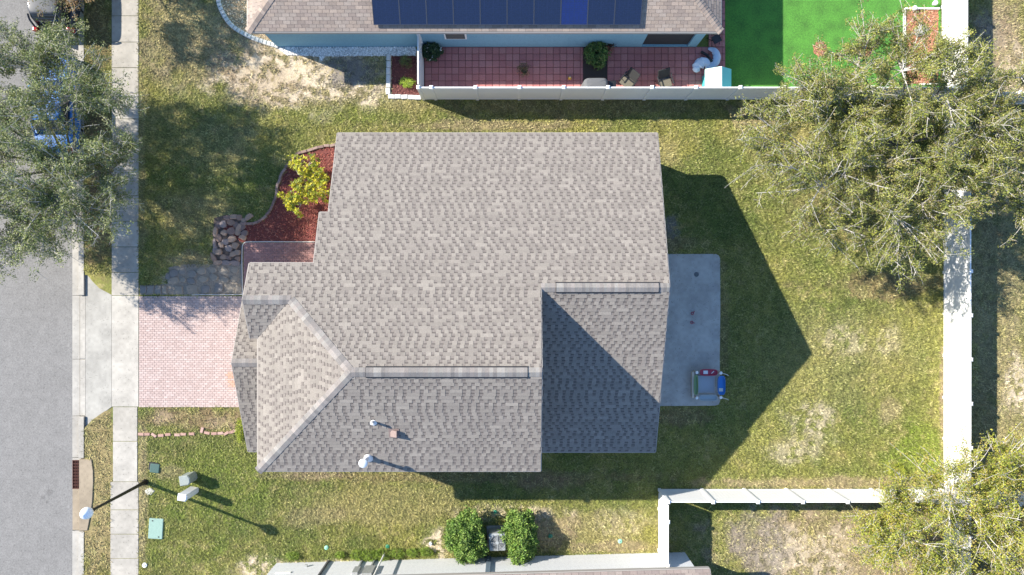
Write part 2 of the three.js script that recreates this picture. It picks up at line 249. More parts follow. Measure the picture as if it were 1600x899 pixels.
// keep the side of the polygon where a*x + b*z >= d
function clipPoly(poly, a, b, d) { const o = []; for (let i = 0; i < poly.length; i++) { const p = poly[i], q = poly[(i + 1) % poly.length], u = a * p[0] + b * p[1] - d, v = a * q[0] + b * q[1] - d; if (u >= 0) o.push(p); if ((u >= 0) !== (v >= 0)) { const t = u / (u - v); o.push([p[0] + (q[0] - p[0]) * t, p[1] + (q[1] - p[1]) * t]); } } return o; }
const paverMat = mat([1.15, 1.15, 1.15], { vc: true, rough: 0.92 });
const sandMat = mat([0.40, 0.33, 0.30]);
{
  const outline = plan([[217.3, 463], [420, 463], [420, 636.5], [217.3, 636.5]]);
  const d = struct('driveway', sheet(outline, 0.006), sandMat, 'pink brick paver driveway in front of the garage', 'driveway');
  const bricks = part('paver_bricks', brickField(outline, 0.026, 5, brickTones), paverMat, d); bricks.userData.kind = 'stuff';
  const walkOut = plan([[380.5, 384], [383, 380.5], [388, 379.5], [530, 379.5], [530, 461.5], [380.5, 461.5]]);
  const e = struct('entry_path', sheet(walkOut, 0.006), sandMat, 'red brick paver path to the front entry beside the mulch bed', 'path');
  const eb = part('paver_bricks', brickField(walkOut, 0.03, 6, [[0.33, 0.18, 0.165], [0.37, 0.21, 0.19], [0.29, 0.165, 0.155]]), paverMat, e); eb.userData.kind = 'stuff';
  const edge = [[379.2, 462], [379.2, 384], [381, 380.5], [384, 378.6], [389, 378.2], [492, 378.2]].map(([a, b]) => { const p = P(a, b); return [p[0], 0.03, p[1]]; });
  part('edging_strip', tube(edge, 0.028, 5, 60), mat([0.6, 0.58, 0.55]), e);
  const edge2 = [[300, 461], [320, 460.5], [345, 460.8], [379, 460.2]].map(([a, b]) => { const p = P(a, b); return [p[0], 0.03, p[1]]; });
  part('edging_strip', tube(edge2, 0.025, 5, 30), mat([0.6, 0.58, 0.55]), d);
}

// ---------------------------------------------------------------- roofs of overlapping shingles
const EXP = 0.143;
// piece: {poly (plan, convex), h (x, z) => height, down: plan unit vector pointing down the slope}
function shingles(pieces, o) {
  const { seed, tones, base, style = 'laminate', keep = 0, rank } = o, r0 = seed, bigs = [], rest = new B(true), singles = [];
  for (const { poly, h, down, exp = EXP * 0.896 } of pieces) {
    const [dx, dz] = down, ux = -dz, uz = dx, V = poly.map(([x, z]) => x * dx + z * dz), vmax = o.v0?.(down) ?? Math.max(...V), vmin = Math.min(...V), Us = poly.map(([x, z]) => x * ux + z * uz), u0 = Math.min(...Us), u1 = Math.max(...Us);
    const ref = o.vref?.(down) ?? vmax, kStart = Math.floor((ref - Math.max(...V)) / exp);
    for (let k = kStart; ref - k * exp > vmin; k++) {
      const vb = ref - k * exp, va = vb - exp, band = clipPoly(clipPoly(poly, dx, dz, va), -dx, -dz, -vb); if (band.length < 3) continue;
      const lift = (lo, hi) => (x, z) => h(x, z) + mixn(hi, lo, clamp((x * dx + z * dz - va) / exp));
      const R = rng(Math.floor(hash(k, r0, Math.round(dx * 31 + dz * 57)) * 4294967296)); for (let w = 0; w < 5; w++) R();
      if (style === 'laminate') {
        const g = 0.94 + 0.12 * R(), vm = va + exp * 0.36; rest.cur = base.map((v) => v * g); rest.slab(band, (x, z) => h(x, z) - 0.03, lift(0.010, 0.003));
        const dark = clipPoly(band, -dx, -dz, -vm); if (dark.length > 2) { rest.cur = o.line.map((v) => v * g); rest.slab(dark, (x, z) => h(x, z) - 0.02, lift(0.0125, 0.005)); }   // dark granule line printed along the head of each course
        let u = -20 + Math.floor(R() * 6) * 0.05 + R() * 0.03;
        while (u < u1) {
          const w = (R() < 0.16 ? 0.44 : 0.15) + 0.04 * R(), gap = (w > 0.4 ? 0.60 : 0.30) - w, tone = tones[Math.floor(R() * tones.length)], kk = 0.90 + 0.2 * R();
          if (u + w > u0) { const q = clipPoly(clipPoly(band, ux, uz, u), -ux, -uz, -(u + w)); if (q.length > 2) { const c = tone.map((v) => v * kk); const b = new B(true); b.cur = c; b.slab(q, (x, z) => h(x, z) + 0.001, lift(0.021, 0.010)); singles.push([b, q, h]); } }
          u += w + gap;
        }
      } else {
        rest.cur = base; rest.slab(band, (x, z) => h(x, z) - 0.03, lift(0.004, 0.001));
        let u = -20.1 + (k % 2) * 0.152 + 0.02 * R();
        while (u < u1) { const tone = tones[Math.floor(R() * tones.length)], kk = 0.88 + 0.24 * R();
          if (u + 0.305 > u0) { const q = clipPoly(clipPoly(band, ux, uz, u + 0.006), -ux, -uz, -(u + 0.299)); if (q.length > 2) { const b = new B(true); b.cur = tone.map((v) => v * kk); b.slab(q, (x, z) => h(x, z) + 0.001, lift(0.014, 0.006)); singles.push([b, q, h]); } }
          u += 0.305; }
      }
    }
  }
  const area = (q) => { let a = 0; q.forEach(([x, z], i) => { const [c, d] = q[(i + 1) % q.length]; a += x * d - c * z; }); return Math.abs(a) / 2; };
  const scored = singles.map((s, i) => { const c = s[1][0], hh = s[2](...c); return [rank ? rank(s[1], area(s[1])) : area(s[1]) / (CAM - hh) ** 2, i]; }).sort((a, b) => b[0] - a[0]);
  const pick = new Set(scored.slice(0, keep).filter(([v]) => v > 0).map(([, i]) => i));
  singles.forEach((s, i) => { if (pick.has(i)) bigs.push(s[0].geo()); else { for (let q = 0; q < s[0].p.length; q++) { rest.p.push(s[0].p[q]); rest.c.push(s[0].c[q]); } } });
  return { bigs, rest: rest.geo() };
}
function deckGeo(pieces, th = 0.13) { const b = new B(); for (const { poly, h } of pieces) b.slab(poly, (x, z) => h(x, z) - th, (x, z) => h(x, z) - 0.002, 0, true); return b.geo(); }
function addShingles(roof, res, m) { for (const g of res.bigs) part('shingle', g, m, roof); const s = part('shingle_courses', res.rest, m, roof); s.userData.kind = 'stuff'; }
// overlapping caps folded over a ridge or hip from a (low end) to b (high end)
function caps(roof, a, b, hA, hB, m, tones, seed, w = 0.165, rise = 0, exp = EXP) {
  const R = rng(seed), L = Math.hypot(b[0] - a[0], b[1] - a[1]), t = [(b[0] - a[0]) / L, (b[1] - a[1]) / L], n = [-t[1], t[0]], top = (x, z) => Math.min(hA(x, z), hB(x, z));
  const side = hA(a[0] + n[0] * 0.1, a[1] + n[1] * 0.1) < hB(a[0] + n[0] * 0.1, a[1] + n[1] * 0.1) ? [hA, hB] : [hB, hA];
  for (let s = 0; s < L - 0.02; s += exp * 0.94) {
    const e = Math.min(s + exp * 1.06, L), g = new B(true), tone = tones[Math.floor(R() * tones.length)], k = 0.85 + 0.3 * R(); g.cur = tone.map((v) => v * k);
    const pt = (q, o, up) => { const x = a[0] + t[0] * q + n[0] * o, z = a[1] + t[1] * q + n[1] * o; return [x, (o > 0 ? side[0] : o < 0 ? side[1] : top)(x, z) + up + rise, z]; };
    const lo = 0.036, hi = 0.022, th = 0.02 + rise;
    for (const sg of [1, -1]) {
      const q = [pt(s, 0, lo), pt(s, sg * w, lo), pt(e, sg * w, hi), pt(e, 0, hi)]; sg > 0 ? g.poly(q) : g.poly(q.slice().reverse());
      const f = [pt(s, 0, lo), pt(s, 0, lo - th), pt(s, sg * w, lo - th), pt(s, sg * w, lo)]; sg > 0 ? g.poly(f) : g.poly(f.slice().reverse());
      const d = [pt(s, sg * w, lo), pt(s, sg * w, lo - th), pt(e, sg * w, hi - th), pt(e, sg * w, hi)]; sg > 0 ? g.poly(d) : g.poly(d.slice().reverse());
    }
    part('ridge_cap', g.geo(), m, roof);
  }
}
function fascia(parent, edges, hs, m = M.trim) {             // boards hung under the roof edge
  for (const [a, b, h, out] of edges) { const g = new B(); const o = [out[0] * 0.03, out[1] * 0.03], i = [out[0] * 0.004, out[1] * 0.004];
    g.slab([[a[0] + i[0], a[1] + i[1]], [b[0] + i[0], b[1] + i[1]], [b[0] + o[0], b[1] + o[1]], [a[0] + o[0], a[1] + o[1]]], (x, z) => h(x, z) - 0.19, (x, z) => h(x, z) - 0.004, 0, true); part('fascia', g.geo(), m, parent); }
}

// ---------------------------------------------------------------- the house
const house = thing('two_storey_house', 'large house with taupe shingled roof at the centre of the lot', 'house');
const PI6 = 0.494;
const hN = (x, z) => 5.958 + PI6 * z, hS = (x, z) => 8.876 - PI6 * z, hW = (x) => 10.192 + PI6 * x, hS2 = (x, z) => 5.958 - PI6 * z, hB = (x, z) => 6.402 - PI6 * z, hGN = (x, z) => 3.094 + PI6 * z, hGS = (x, z) => 2.6 + PI6 * (6.875 - z);
{
  const up = [0, -1], dn = [0, 1], wt = [-1, 0];
  const pieces = [
    { poly: [[-7.27, -6.43], [6.06, -6.43], [5.935, -2.94], [-7.18, -2.94]], h: hN, down: up },
    { poly: [[-7.53, -2.94], [5.935, -2.94], [5.863, -0.92], [-7.47, -0.92]], h: hN, down: up },
    { poly: [[-9.88, -0.92], [5.863, -0.92], [5.83, 0], [-9.88, 0]], h: hN, down: up },
    { poly: [[-9.88, 0], [1.07, 0], [1.07, 0.45], [-9.88, 0.45]], h: hN, down: up },
    { poly: [[-8.12, 0.45], [1.07, 0.45], [1.04, 2.953], [-5.617, 2.953]], h: hN, down: up },
    { poly: [[-5.617, 2.953], [1.04, 2.953], [1.085, 6.93], [-9.594, 6.93]], h: hS, down: dn },
    { poly: [[-5.617, 2.953], [-9.594, 6.93], [-9.594, 1.924], [-8.12, 0.45]], h: hW, down: wt },
    { poly: [[-9.88, 0.45], [-8.12, 0.45], [-9.594, 1.924], [-9.88, 1.924]], h: hB, down: dn },
    { poly: [[0.98, 0.02], [5.83, 0], [6.02, 6.915], [0.98, 6.915]], h: hS2, down: dn },
    { poly: [[-11.02, -1.0], [-9.2, -1.0], [-9.2, 2.94], [-10.95, 2.94]], h: hGN, down: up },
    { poly: [[-10.95, 2.94], [-9.2, 2.94], [-9.2, 6.875], [-11.06, 6.875]], h: hGS, down: dn },
  ];
  const roof = part('roof', deckGeo(pieces), M.deck, house);
  const tones = [[0.268, 0.242, 0.214], [0.258, 0.233, 0.207], [0.280, 0.254, 0.225], [0.246, 0.221, 0.198]];
  addShingles(roof, shingles(pieces, { seed: 11, tones, base: [0.212, 0.187, 0.170], line: [0.118, 0.104, 0.096], keep: 300, vref: ([a, b]) => (b < 0 ? 6.43 : b > 0 ? 6.93 : 9.594) }), M.shingle);
  const ct = [[0.27, 0.25, 0.235], [0.30, 0.285, 0.265], [0.235, 0.22, 0.21], [0.29, 0.262, 0.245]];
  caps(roof, [-9.594, 6.93], [-5.617, 2.953], hS, hW, M.shingle, ct, 1);
  caps(roof, [-8.12, 0.45], [-5.617, 2.953], hW, hN, M.shingle, ct, 2);
  caps(roof, [-9.88, 0.45], [-8.12, 0.45], hN, hB, M.shingle, ct, 3);
  caps(roof, [-10.95, 2.94], [-9.3, 2.94], hGN, hGS, M.shingle, ct, 4);
  const ridge = (z, x0, x1, va, vb, h1, h2, s) => {           // low ridge vent with caps laid over it
    caps(roof, [x0, z], [va, z], h1, h2, M.shingle, ct, s); caps(roof, [vb, z], [x1, z], h1, h2, M.shingle, ct, s + 1);
    const v = part('ridge_vent', (() => { const g = new B(); const hh = (x, q) => Math.min(h1(x, q), h2(x, q)); for (const [a, b] of [[z - 0.205, z], [z, z + 0.205]]) g.slab([[va, a], [vb, a], [vb, b], [va, b]], (x, q) => hh(x, q) + 0.003, (x, q) => hh(x, q) + 0.058); return g.geo(); })(), M.black, roof);
    caps(roof, [va + 0.02, z], [vb - 0.02, z], h1, h2, M.shingle, ct, s + 2, 0.165, 0.045);
  };
  ridge(2.953, -5.6, 1.04, -5.11, 0.56, hN, hS, 20);
  ridge(0, 1.08, 5.83, 1.62, 5.46, hN, hS2, 30);
  // boards along eaves and rakes
  const E = [
    [[-7.27, -6.43], [6.06, -6.43], hN, [0, -1]], [[6.06, -6.43], [5.83, 0], hN, [1, 0]], [[5.83, 0], [6.02, 6.915], hS2, [1, 0]], [[1.12, 6.915], [6.02, 6.915], hS2, [0, 1]],
    [[-9.594, 6.93], [1.085, 6.93], hS, [0, 1]], [[1.085, 6.93], [1.04, 2.953], hS, [1, 0]], [[1.04, 2.953], [1.07, 0.02], hN, [1, 0]], [[-9.594, 1.93], [-9.594, 6.93], hW, [-1, 0]],
    [[-9.88, -0.92], [-9.88, 0.45], hN, [-1, 0]], [[-9.88, 0.45], [-9.88, 1.92], hB, [-1, 0]], [[-9.88, -0.92], [-7.5, -0.92], hN, [0, -1]], [[-7.47, -0.92], [-7.53, -2.94], hN, [-1, 0]], [[-7.53, -2.94], [-7.2, -2.94], hN, [0, -1]], [[-7.18, -2.96], [-7.27, -6.43], hN, [-1, 0]],
    [[-11.02, -1.0], [-10.95, 2.94], hGN, [-1, 0]], [[-10.95, 2.94], [-11.06, 6.875], hGS, [-1, 0]], [[-11.06, 6.875], [-9.6, 6.875], hGS, [0, 1]], [[-11.02, -1.0], [-9.2, -1.0], hGN, [0, -1]],
  ];
  fascia(house, E, null, mat([0.30, 0.275, 0.25], { map: null, rough: 0.7 }));
  // walls
  const wx = (x0, x1, pts) => { const g = new B(), a = pts.map(([z, y]) => [x1, y, z]), b = pts.map(([z, y]) => [x0, y, z]); g.poly(a).poly(b.slice().reverse()); pts.forEach((_, i) => { const j = (i + 1) % pts.length; g.quad(b[i], b[j], a[j], a[i]); }); return g.geo(); };
  const wz = (z0, z1, pts) => { const g = new B(), a = pts.map(([x, y]) => [x, y, z1]), b = pts.map(([x, y]) => [x, y, z0]); g.poly(a.slice().reverse()).poly(b); pts.forEach((_, i) => { const j = (i + 1) % pts.length; g.quad(b[j], b[i], a[i], a[j]); }); return g.geo(); };
  const u = 0.16, W = M.wallCream, top = (h, z) => h(0, z) - u;
  part('wall', wx(5.4, 5.6, [[6.5, 0], [-6.1, 0], [-6.1, top(hN, -6.1)], [0, 5.8], [6.5, top(hS2, 6.5)]].reverse()), W, house);
  const rect = (a, b, y0, y1) => [[a, y0], [b, y0], [b, y1], [a, y1]];
  part('wall', wz(-6.1, -5.9, rect(-6.85, 5.39, 0, top(hN, -6.0))), W, house);
  part('wall', wx(-6.85, -6.65, [[-5.89, 0], [-2.5, 0], [-2.5, top(hN, -2.5)], [-5.89, top(hN, -5.89)]]), W, house);
  part('wall', wx(-7.1, -6.9, [[-2.6, 0], [-0.3, 0], [-0.3, top(hN, -0.3)], [-2.6, top(hN, -2.6)]]), W, house);
  part('wall', wz(-0.6, -0.4, rect(-9.5, -7.11, 0, 5.45)), W, house);
  part('wall', wx(-9.5, -9.3, [[-0.39, 2.2], [1.6, 2.2], [1.6, top(hB, 1.6)], [0.45, 6.0], [-0.39, top(hN, -0.39)]]), W, house);
  part('wall', wx(-9.25, -9.05, [[1.61, 2.2], [6.38, 2.2], [6.38, 5.45], [1.61, 5.45]]), W, house);
  part('wall', wx(-10.65, -10.45, [[-0.65, 0], [6.5, 0], [6.5, top(hGS, 6.5)], [2.94, 4.4], [-0.65, top(hGN, -0.65)]]), W, house);
  part('wall', wz(-0.65, -0.45, rect(-10.44, -9.51, 0, 2.6)), W, house);
  part('wall', wz(6.3, 6.5, rect(-10.44, -9.26, 0, 2.6)), W, house);
  part('wall', wz(6.4, 6.6, rect(-9.25, 0.75, 0, 5.48)), W, house);
  part('wall', wz(6.3, 6.5, rect(0.76, 5.39, 0, 2.6)), W, house);
  part('wall', wx(0.56, 0.75, [[0.1, 5.6], [6.39, 2.4], [6.39, 5.5], [2.953, 7.25], [0.1, 5.85]]), W, house);
  // garage door and windows on the street side, sliding door at the back
  const gd = part('garage_door', new B().box(-10.70, -10.655, 0.02, 2.15, 1.0, 5.6).geo(), M.trim, house);
  for (let i = 0; i < 4; i++) for (let j = 0; j < 8; j++) part('door_panel', new B().box(-10.72, -10.701, 0.1 + i * 0.52, 0.52 + i * 0.52, 1.08 + j * 0.57, 1.56 + j * 0.57).geo(), M.trim, gd);
  for (const [z0, z1] of [[2.3, 3.5], [4.6, 5.8], [0.0, 1.1]]) { const x = z0 === 0 ? -9.5 : -9.25; const w = part('window', new B().box(x - 0.06, x - 0.005, 3.9, 5.1, z0, z1).geo(), M.trim, house); part('pane', new B().box(x - 0.075, x - 0.061, 3.97, 5.03, z0 + 0.07, z1 - 0.07).geo(), M.glass, w); }
  const sd = part('sliding_door', new B().box(5.605, 5.66, 0.05, 2.1, 0.8, 2.8).geo(), M.trim, house); part('pane', new B().box(5.661, 5.675, 0.12, 2.03, 0.88, 1.76).geo(), M.glass, sd); part('pane', new B().box(5.661, 5.675, 0.12, 2.03, 1.84, 2.72).geo(), M.glass, sd);
}
// pipes through the roof stay on the house
{
  const onS = (x, z) => hS(x, z) + 0.01;
  const roofPipe = (name, label, x, z, build) => { const g = new THREE.Group(); g.name = name; g.position.set(x, onS(x, z), z); g.userData.label = label; house.add(g); build(g); };
  const lead = mat([0.62, 0.63, 0.64], { map: null, rough: 0.5, metal: 0.2 });
  roofPipe('vent_pipe', 'short pale plumbing pipe on the south roof slope', -5.02, 4.86, (g) => { part('pipe', cyl(0.05, 0.05, 0.42, 12, -0.08), lead, g); part('flashing', new THREE.CylinderGeometry(0.07, 0.15, 0.07, 14).translate(0, 0.0, 0), lead, g); });
  roofPipe('roof_vent', 'small rust brown hooded vent on the roof', -4.30, 5.33, (g) => { const br = mat([0.27, 0.20, 0.18], { rough: 0.8 }); part('hood', new B().slab([[-0.14, -0.12], [0.12, -0.12], [0.12, 0.12], [-0.14, 0.12]], -0.08, (x) => 0.14 + x * 0.7, 0.012).geo(), br, g); part('flashing', new B().slab([[-0.2, -0.18], [0.18, -0.18], [0.18, 0.18], [-0.2, 0.18]], (x, z) => -0.05 - PI6 * z, (x, z) => 0.02 - PI6 * z).geo(), br, g); });
  roofPipe('flue_pipe', 'tall white flue with round cap near the south eave', -5.36, 6.33, (g) => { const wh = mat([0.72, 0.74, 0.76], { map: null, rough: 0.4, metal: 0.2 });
    part('pipe', cyl(0.075, 0.075, 0.95, 16, -0.1), wh, g); part('flashing', new THREE.CylinderGeometry(0.1, 0.2, 0.18, 16).translate(0, 0.03, 0), wh, g); part('storm_collar', cyl(0.13, 0.08, 0.06, 16, 0.16), wh, g);
    part('cap', lathe([[0, 0.95], [0.08, 0.94], [0.16, 0.89], [0.165, 0.86], [0.12, 0.84], [0.075, 0.8]], 20), wh, g); });
}

// ---------------------------------------------------------------- neighbour's blue house to the north
const north = thing('blue_house', 'pale blue neighbouring house with solar panels on a brown shingle roof', 'house');
const zE = -10.67, hNS = (x, z) => 2.75 + 0.5 * (zE - z), hNW = (x) => 2.75 + 0.5 * (x + 11.03), hNE = (x) => 2.75 + 0.5 * (8.73 - x);
{
  const rz = -15.6, pieces = [
    { poly: [[-11.03, zE], [8.73, zE], [3.8, rz], [-6.1, rz]], h: hNS, down: [0, 1] },
    { poly: [[-11.03, zE], [-6.1, rz], [-11.03, -20.53]], h: hNW, down: [-1, 0] },
    { poly: [[8.73, zE], [8.73, -20.53], [3.8, rz]], h: hNE, down: [1, 0] },
    { poly: [[-11.03, -20.53], [-6.1, rz], [3.8, rz], [8.73, -20.53]], h: (x, z) => 2.75 + 0.5 * (z + 20.53), down: [0, -1] },
  ];
  const roof = part('roof', deckGeo(pieces), M.deck, north);
  const tones = [[0.37, 0.30, 0.25], [0.33, 0.27, 0.228], [0.30, 0.245, 0.212], [0.345, 0.29, 0.25]];
  addShingles(roof, shingles(pieces, { seed: 77, tones, base: [0.13, 0.105, 0.09], style: 'tab', keep: 300, vref: ([a, b]) => (b > 0 ? zE : a < 0 ? 11.03 : a > 0 ? 8.73 : 20.53),
    rank: (q, a) => { const x = q.reduce((s, p) => s + p[0], 0) / q.length, z = q.reduce((s, p) => s + p[1], 0) / q.length; return z < -11.9 || (x > -5.75 && x < 5.35 && z < -10.85) ? -1 : a; } }), M.shingle);
  caps(roof, [-11.03, zE], [-6.1, rz], hNS, hNW, M.shingle, tones, 8); caps(roof, [8.73, zE], [3.8, rz], hNE, hNS, M.shingle, tones, 9);
  fascia(north, [[[-11.03, zE], [8.73, zE], hNS, [0, 1]], [[-11.03, zE], [-11.03, -20.5], hNW, [-1, 0]], [[8.73, zE], [8.73, -20.5], hNE, [1, 0]]], null, mat([0.42, 0.39, 0.36], { map: null, rough: 0.7 }));
  const yw = 2.72, zw = -11.0;
  const wall = (x0, x1, z0, z1, y0 = 0, y1 = yw, m = M.wallBlue) => part('wall', new B().box(x0, x1, y0, y1, z0, z1).geo(), m, north);
  wall(-10.73, 5.9, zw - 0.2, zw); wall(8.0, 8.42, zw - 0.2, zw); wall(5.9, 8.0, zw - 0.2, zw, 2.45); wall(-10.73, -10.53, -20.2, zw - 0.201); wall(8.22, 8.42, -20.2, -14.0); wall(-10.53, 8.22, -20.2, -20.0); wall(5.7, 5.9, -14, zw - 0.201); wall(5.9, 8.22, -14.2, -14.0);
  wall(5.9, 8.0, zw - 0.2, zw, 0, 0.08);
  part('porch_screen', new B().box(5.9, 8.0, 0.08, 2.45, zw - 0.11, zw - 0.09).geo(), mat([0.045, 0.045, 0.05], { rough: 0.9 }), north);
  part('porch_post', new B().box(8.3, 8.42, 0, yw, -13.9, -13.78).geo(), M.wallBlue, north);
  for (const [a, b] of [[-2.95, -1.98]]) { const w = part('window', new B().box(a, b, 1.15, 2.2, zw + 0.004, zw + 0.07).geo(), M.trim, north); part('pane', new B().box(a + 0.07, b - 0.07, 1.22, 2.13, zw + 0.071, zw + 0.082).geo(), mat([0.11, 0.12, 0.11], { map: null, rough: 0.15 }), w); }
  for (const x of [0.72, 5.1]) part('soffit_lamp', new B().box(x - 0.1, x + 0.1, 2.2, 2.3, zw + 0.003, zw + 0.12).geo(), M.blackMetal, north);
}
// solar panels
{
  const th = Math.atan(0.5), frameM = mat([0.05, 0.06, 0.085], { map: null, rough: 0.5, metal: 0.3 });
  const cell = (k) => tex(128, 208, (i, j) => { const a = i % 21 < 1 || j % 10 < 1, v = 0.9 + 0.2 * hash(i >> 2, j >> 2, k); return a ? [27, 36, 62] : k === 7 ? [20 * v, 34 * v, 88 * v] : [21 * v, 30 * v, 56 * v]; }, 1.08, 1.7);
  const words = ['first', 'second', 'third', 'fourth', 'fifth', 'sixth', 'seventh', 'eighth', 'ninth', 'tenth'], cA = cell(1), cB = cell(7);
  for (let k = 0; k < 10; k++) {
    const x = -5.72 + k * 1.104 + 0.55, zb = -10.87, t = thing('solar_panel', `dark blue solar panel, ${words[k]} from the west along the eave${k === 7 ? ', brighter blue' : ''}`, 'solar panel', [x, hNS(0, zb) + 0.10, zb], 0, 'solar panels on the blue house');
    const tilt = new THREE.Matrix4().makeRotationX(th);
    const cells = new B().box(-0.53, 0.53, 0.010, 0.028, -1.68, -0.02).geo().applyMatrix4(tilt), fr = new B(); fr.box(-0.549, -0.531, 0, 0.036, -1.7, 0).box(0.531, 0.549, 0, 0.036, -1.7, 0).box(-0.53, 0.53, 0, 0.036, -0.019, 0).box(-0.53, 0.53, 0, 0.036, -1.7, -1.681);
    part('cell_sheet', cells, new THREE.MeshPhysicalMaterial({ map: k === 7 ? cB : cA, roughness: 0.25, clearcoat: 0.6 }), t); part('frame', fr.geo().applyMatrix4(tilt), frameM, t);
    for (const sx of [-0.4, 0.4]) part('mount_foot', new B().box(sx - 0.03, sx + 0.03, -0.12, 0.0, -0.25, -0.15).geo().applyMatrix4(tilt), frameM, t);
  }
}
// ---------------------------------------------------------------- white neighbour's house to the south
const south = thing('white_house', 'white neighbouring house wall with the edge of a brown roof', 'house', [0, 0, P(800, 870.2)[1]], 0.0268);
{
  const xw0 = -10.76, xw1 = 7.9, e = 0.34, h0 = 2.72, hh = (x, z) => h0 + 0.45 * (z + e), L = [xw0 - 0.3, xw1 + 0.36];
  part('wall', new B().box(xw0, xw1, 0, 2.8, 0, 0.2).geo(), M.wallWhite, south);
  part('wall', new B().box(xw1 - 0.2, xw1, 0, 2.8, 0.201, 9).geo(), M.wallWhite, south); part('wall', new B().box(xw0, xw0 + 0.2, 0, 2.8, 0.201, 9).geo(), M.wallWhite, south); part('wall', new B().box(xw0 + 0.2, xw1 - 0.2, 0, 2.8, 8.8, 9).geo(), M.wallWhite, south);
  const pieces = [{ poly: [[L[0], -e], [L[1], -e], [L[1], 4.5], [L[0], 4.5]], h: hh, down: [0, -1] }, { poly: [[L[0], 4.5], [L[1], 4.5], [L[1], 9.34], [L[0], 9.34]], h: (x, z) => h0 + 0.45 * (9.34 - z), down: [0, 1] }];
  const roof = part('roof', deckGeo(pieces), M.deck, south);
  addShingles(roof, shingles(pieces, { seed: 99, tones: [[0.27, 0.22, 0.20], [0.235, 0.195, 0.18], [0.29, 0.245, 0.22]], base: [0.11, 0.095, 0.09], style: 'tab', keep: 60, rank: (q, a) => (q[0][1] < 0.1 ? a : -1) }), M.shingle);
  fascia(south, [[[L[0], -e], [L[1], -e], hh, [0, -1]], [[L[1], -e], [L[1], 4.5], hh, [1, 0]]], null, mat([0.30, 0.28, 0.26], { map: null, rough: 0.7 }));
  const pipe = (x, r, m) => part('downspout', new B().box(x - r, x + r, 0.05, 2.6, -0.09, -0.004).geo(), m, south);
  pipe(-8.38, 0.035, mat([0.12, 0.12, 0.13], { rough: 0.6 })); pipe(-1.05, 0.10, mat([0.16, 0.22, 0.28], { rough: 0.6 }));
  const gm = mat([0.42, 0.44, 0.45], { rough: 0.5, metal: 0.3 });
  part('electric_meter', new B().box(-6.95, -6.7, 0.95, 1.6, -0.13, -0.004, 0.01).geo(), gm, south); part('electric_panel', new B().box(-6.5, -6.05, 0.9, 1.75, -0.14, -0.004, 0.012).geo(), gm, south); part('conduit', new B().box(-6.86, -6.8, 0, 0.95, -0.08, -0.004).geo(), gm, south); part('conduit', new B().box(-6.3, -6.24, 0, 0.9, -0.08, -0.004).geo(), gm, south);
  part('service_mast', cyl(0.035, 0.035, 2.6, 10).translate(-5.82, 0, -0.3), M.trim, south);
  part('hose_bib', new B().box(-9.3, -9.2, 0.5, 0.58, -0.1, -0.004).geo(), gm, south); part('wall_vent', new B().box(-10.4, -9.75, 1.1, 1.2, -0.04, -0.004).geo(), M.trim, south);
}

// ---------------------------------------------------------------- white vinyl fences
function fence(label, a, b, hgt, posts, skip = [], gr = 'white vinyl fences') {
  const dx = b[0] - a[0], dz = b[1] - a[1], L = Math.hypot(dx, dz), t = thing('vinyl_fence', label, 'fence', [a[0], 0, a[1]], Math.atan2(-dz, dx), gr);
  posts.forEach((s, n) => { if (skip.includes(n)) return; const p = part('post', new B().box(s - 0.064, s + 0.064, 0, hgt + 0.02, -0.064, 0.064, 0.006).geo(), M.vinyl, t);
    const c = new B(); c.box(s - 0.078, s + 0.078, hgt + 0.021, hgt + 0.045, -0.078, 0.078); c.slab([[s - 0.07, -0.07], [s + 0.07, -0.07], [s + 0.07, 0.07], [s - 0.07, 0.07]], hgt + 0.045, hgt + 0.075, 0.028); part('post_cap', c.geo(), M.vinyl, p); });
  for (let k = 0; k + 1 < posts.length; k++) {
    const s0 = posts[k] + 0.066, s1 = posts[k + 1] - 0.066, n = Math.max(1, Math.round((s1 - s0) / 0.152)), w = (s1 - s0) / n, g = new B();
    for (let i = 0; i < n; i++) { const x0 = s0 + i * w + 0.004, x1 = s0 + (i + 1) * w - 0.004; g.slab([[x0, -0.018], [x1, -0.018], [x1, 0.018], [x0, 0.018]], 0.06, hgt - 0.09); }
    g.box(s0, s1, 0.06, hgt - 0.09, -0.012, 0.012);
    part('panel', g.geo(), M.vinyl, t); part('top_rail', new B().box(s0, s1, hgt - 0.12, hgt, -0.028, 0.028, 0.008).geo(), M.vinyl, t); part('bottom_rail', new B().box(s0, s1, 0.04, 0.18, -0.028, 0.028, 0.008).geo(), M.vinyl, t);
  }
}
const run = (n, step, first = 0) => Array.from({ length: n }, (_, i) => first + i * step);
const zF1 = P(0, 155)[1], xF1 = -4.03, xF2 = P(1475, 0)[0];
fence('white vinyl fence between the blue house patio and the lawn, shaded side showing', [xF1, zF1], [xF2 - 0.2, zF1], 1.83, [0, 0.56, ...run(12, 1.9, 2.46), 23.5]);
fence('short white fence leg from the patio corner to the blue wall', [xF1 - 0.02, zF1 - 0.1], [xF1 - 0.02, -10.98], 1.83, [-0.02, 2.25], [0]);
fence('long bright white fence along the back of the yard', [xF2, zF1 + 0.14], [xF2, 15.5], 1.83, run(13, 1.9, 0.17).concat([24.0]));
fence('white fence behind the green turf, north of the yard corner', [xF2 - 0.08, -17], [xF2 - 0.08, zF1 - 0.02], 1.74, run(5, 1.9, 0.4));
fence('white fence running east beyond the back corner', [xF2 + 0.2, zF1 + 0.22], [27.5, zF1 + 0.22], 1.83, run(5, 1.9, 0.0));
fence('white fence south of the yard with broad posts', [P(1030, 0)[0], P(0, 765)[1]], [xF2 - 0.15, P(0, 765)[1]], 1.83, run(7, 1.93, 0.0).concat([12.85]));
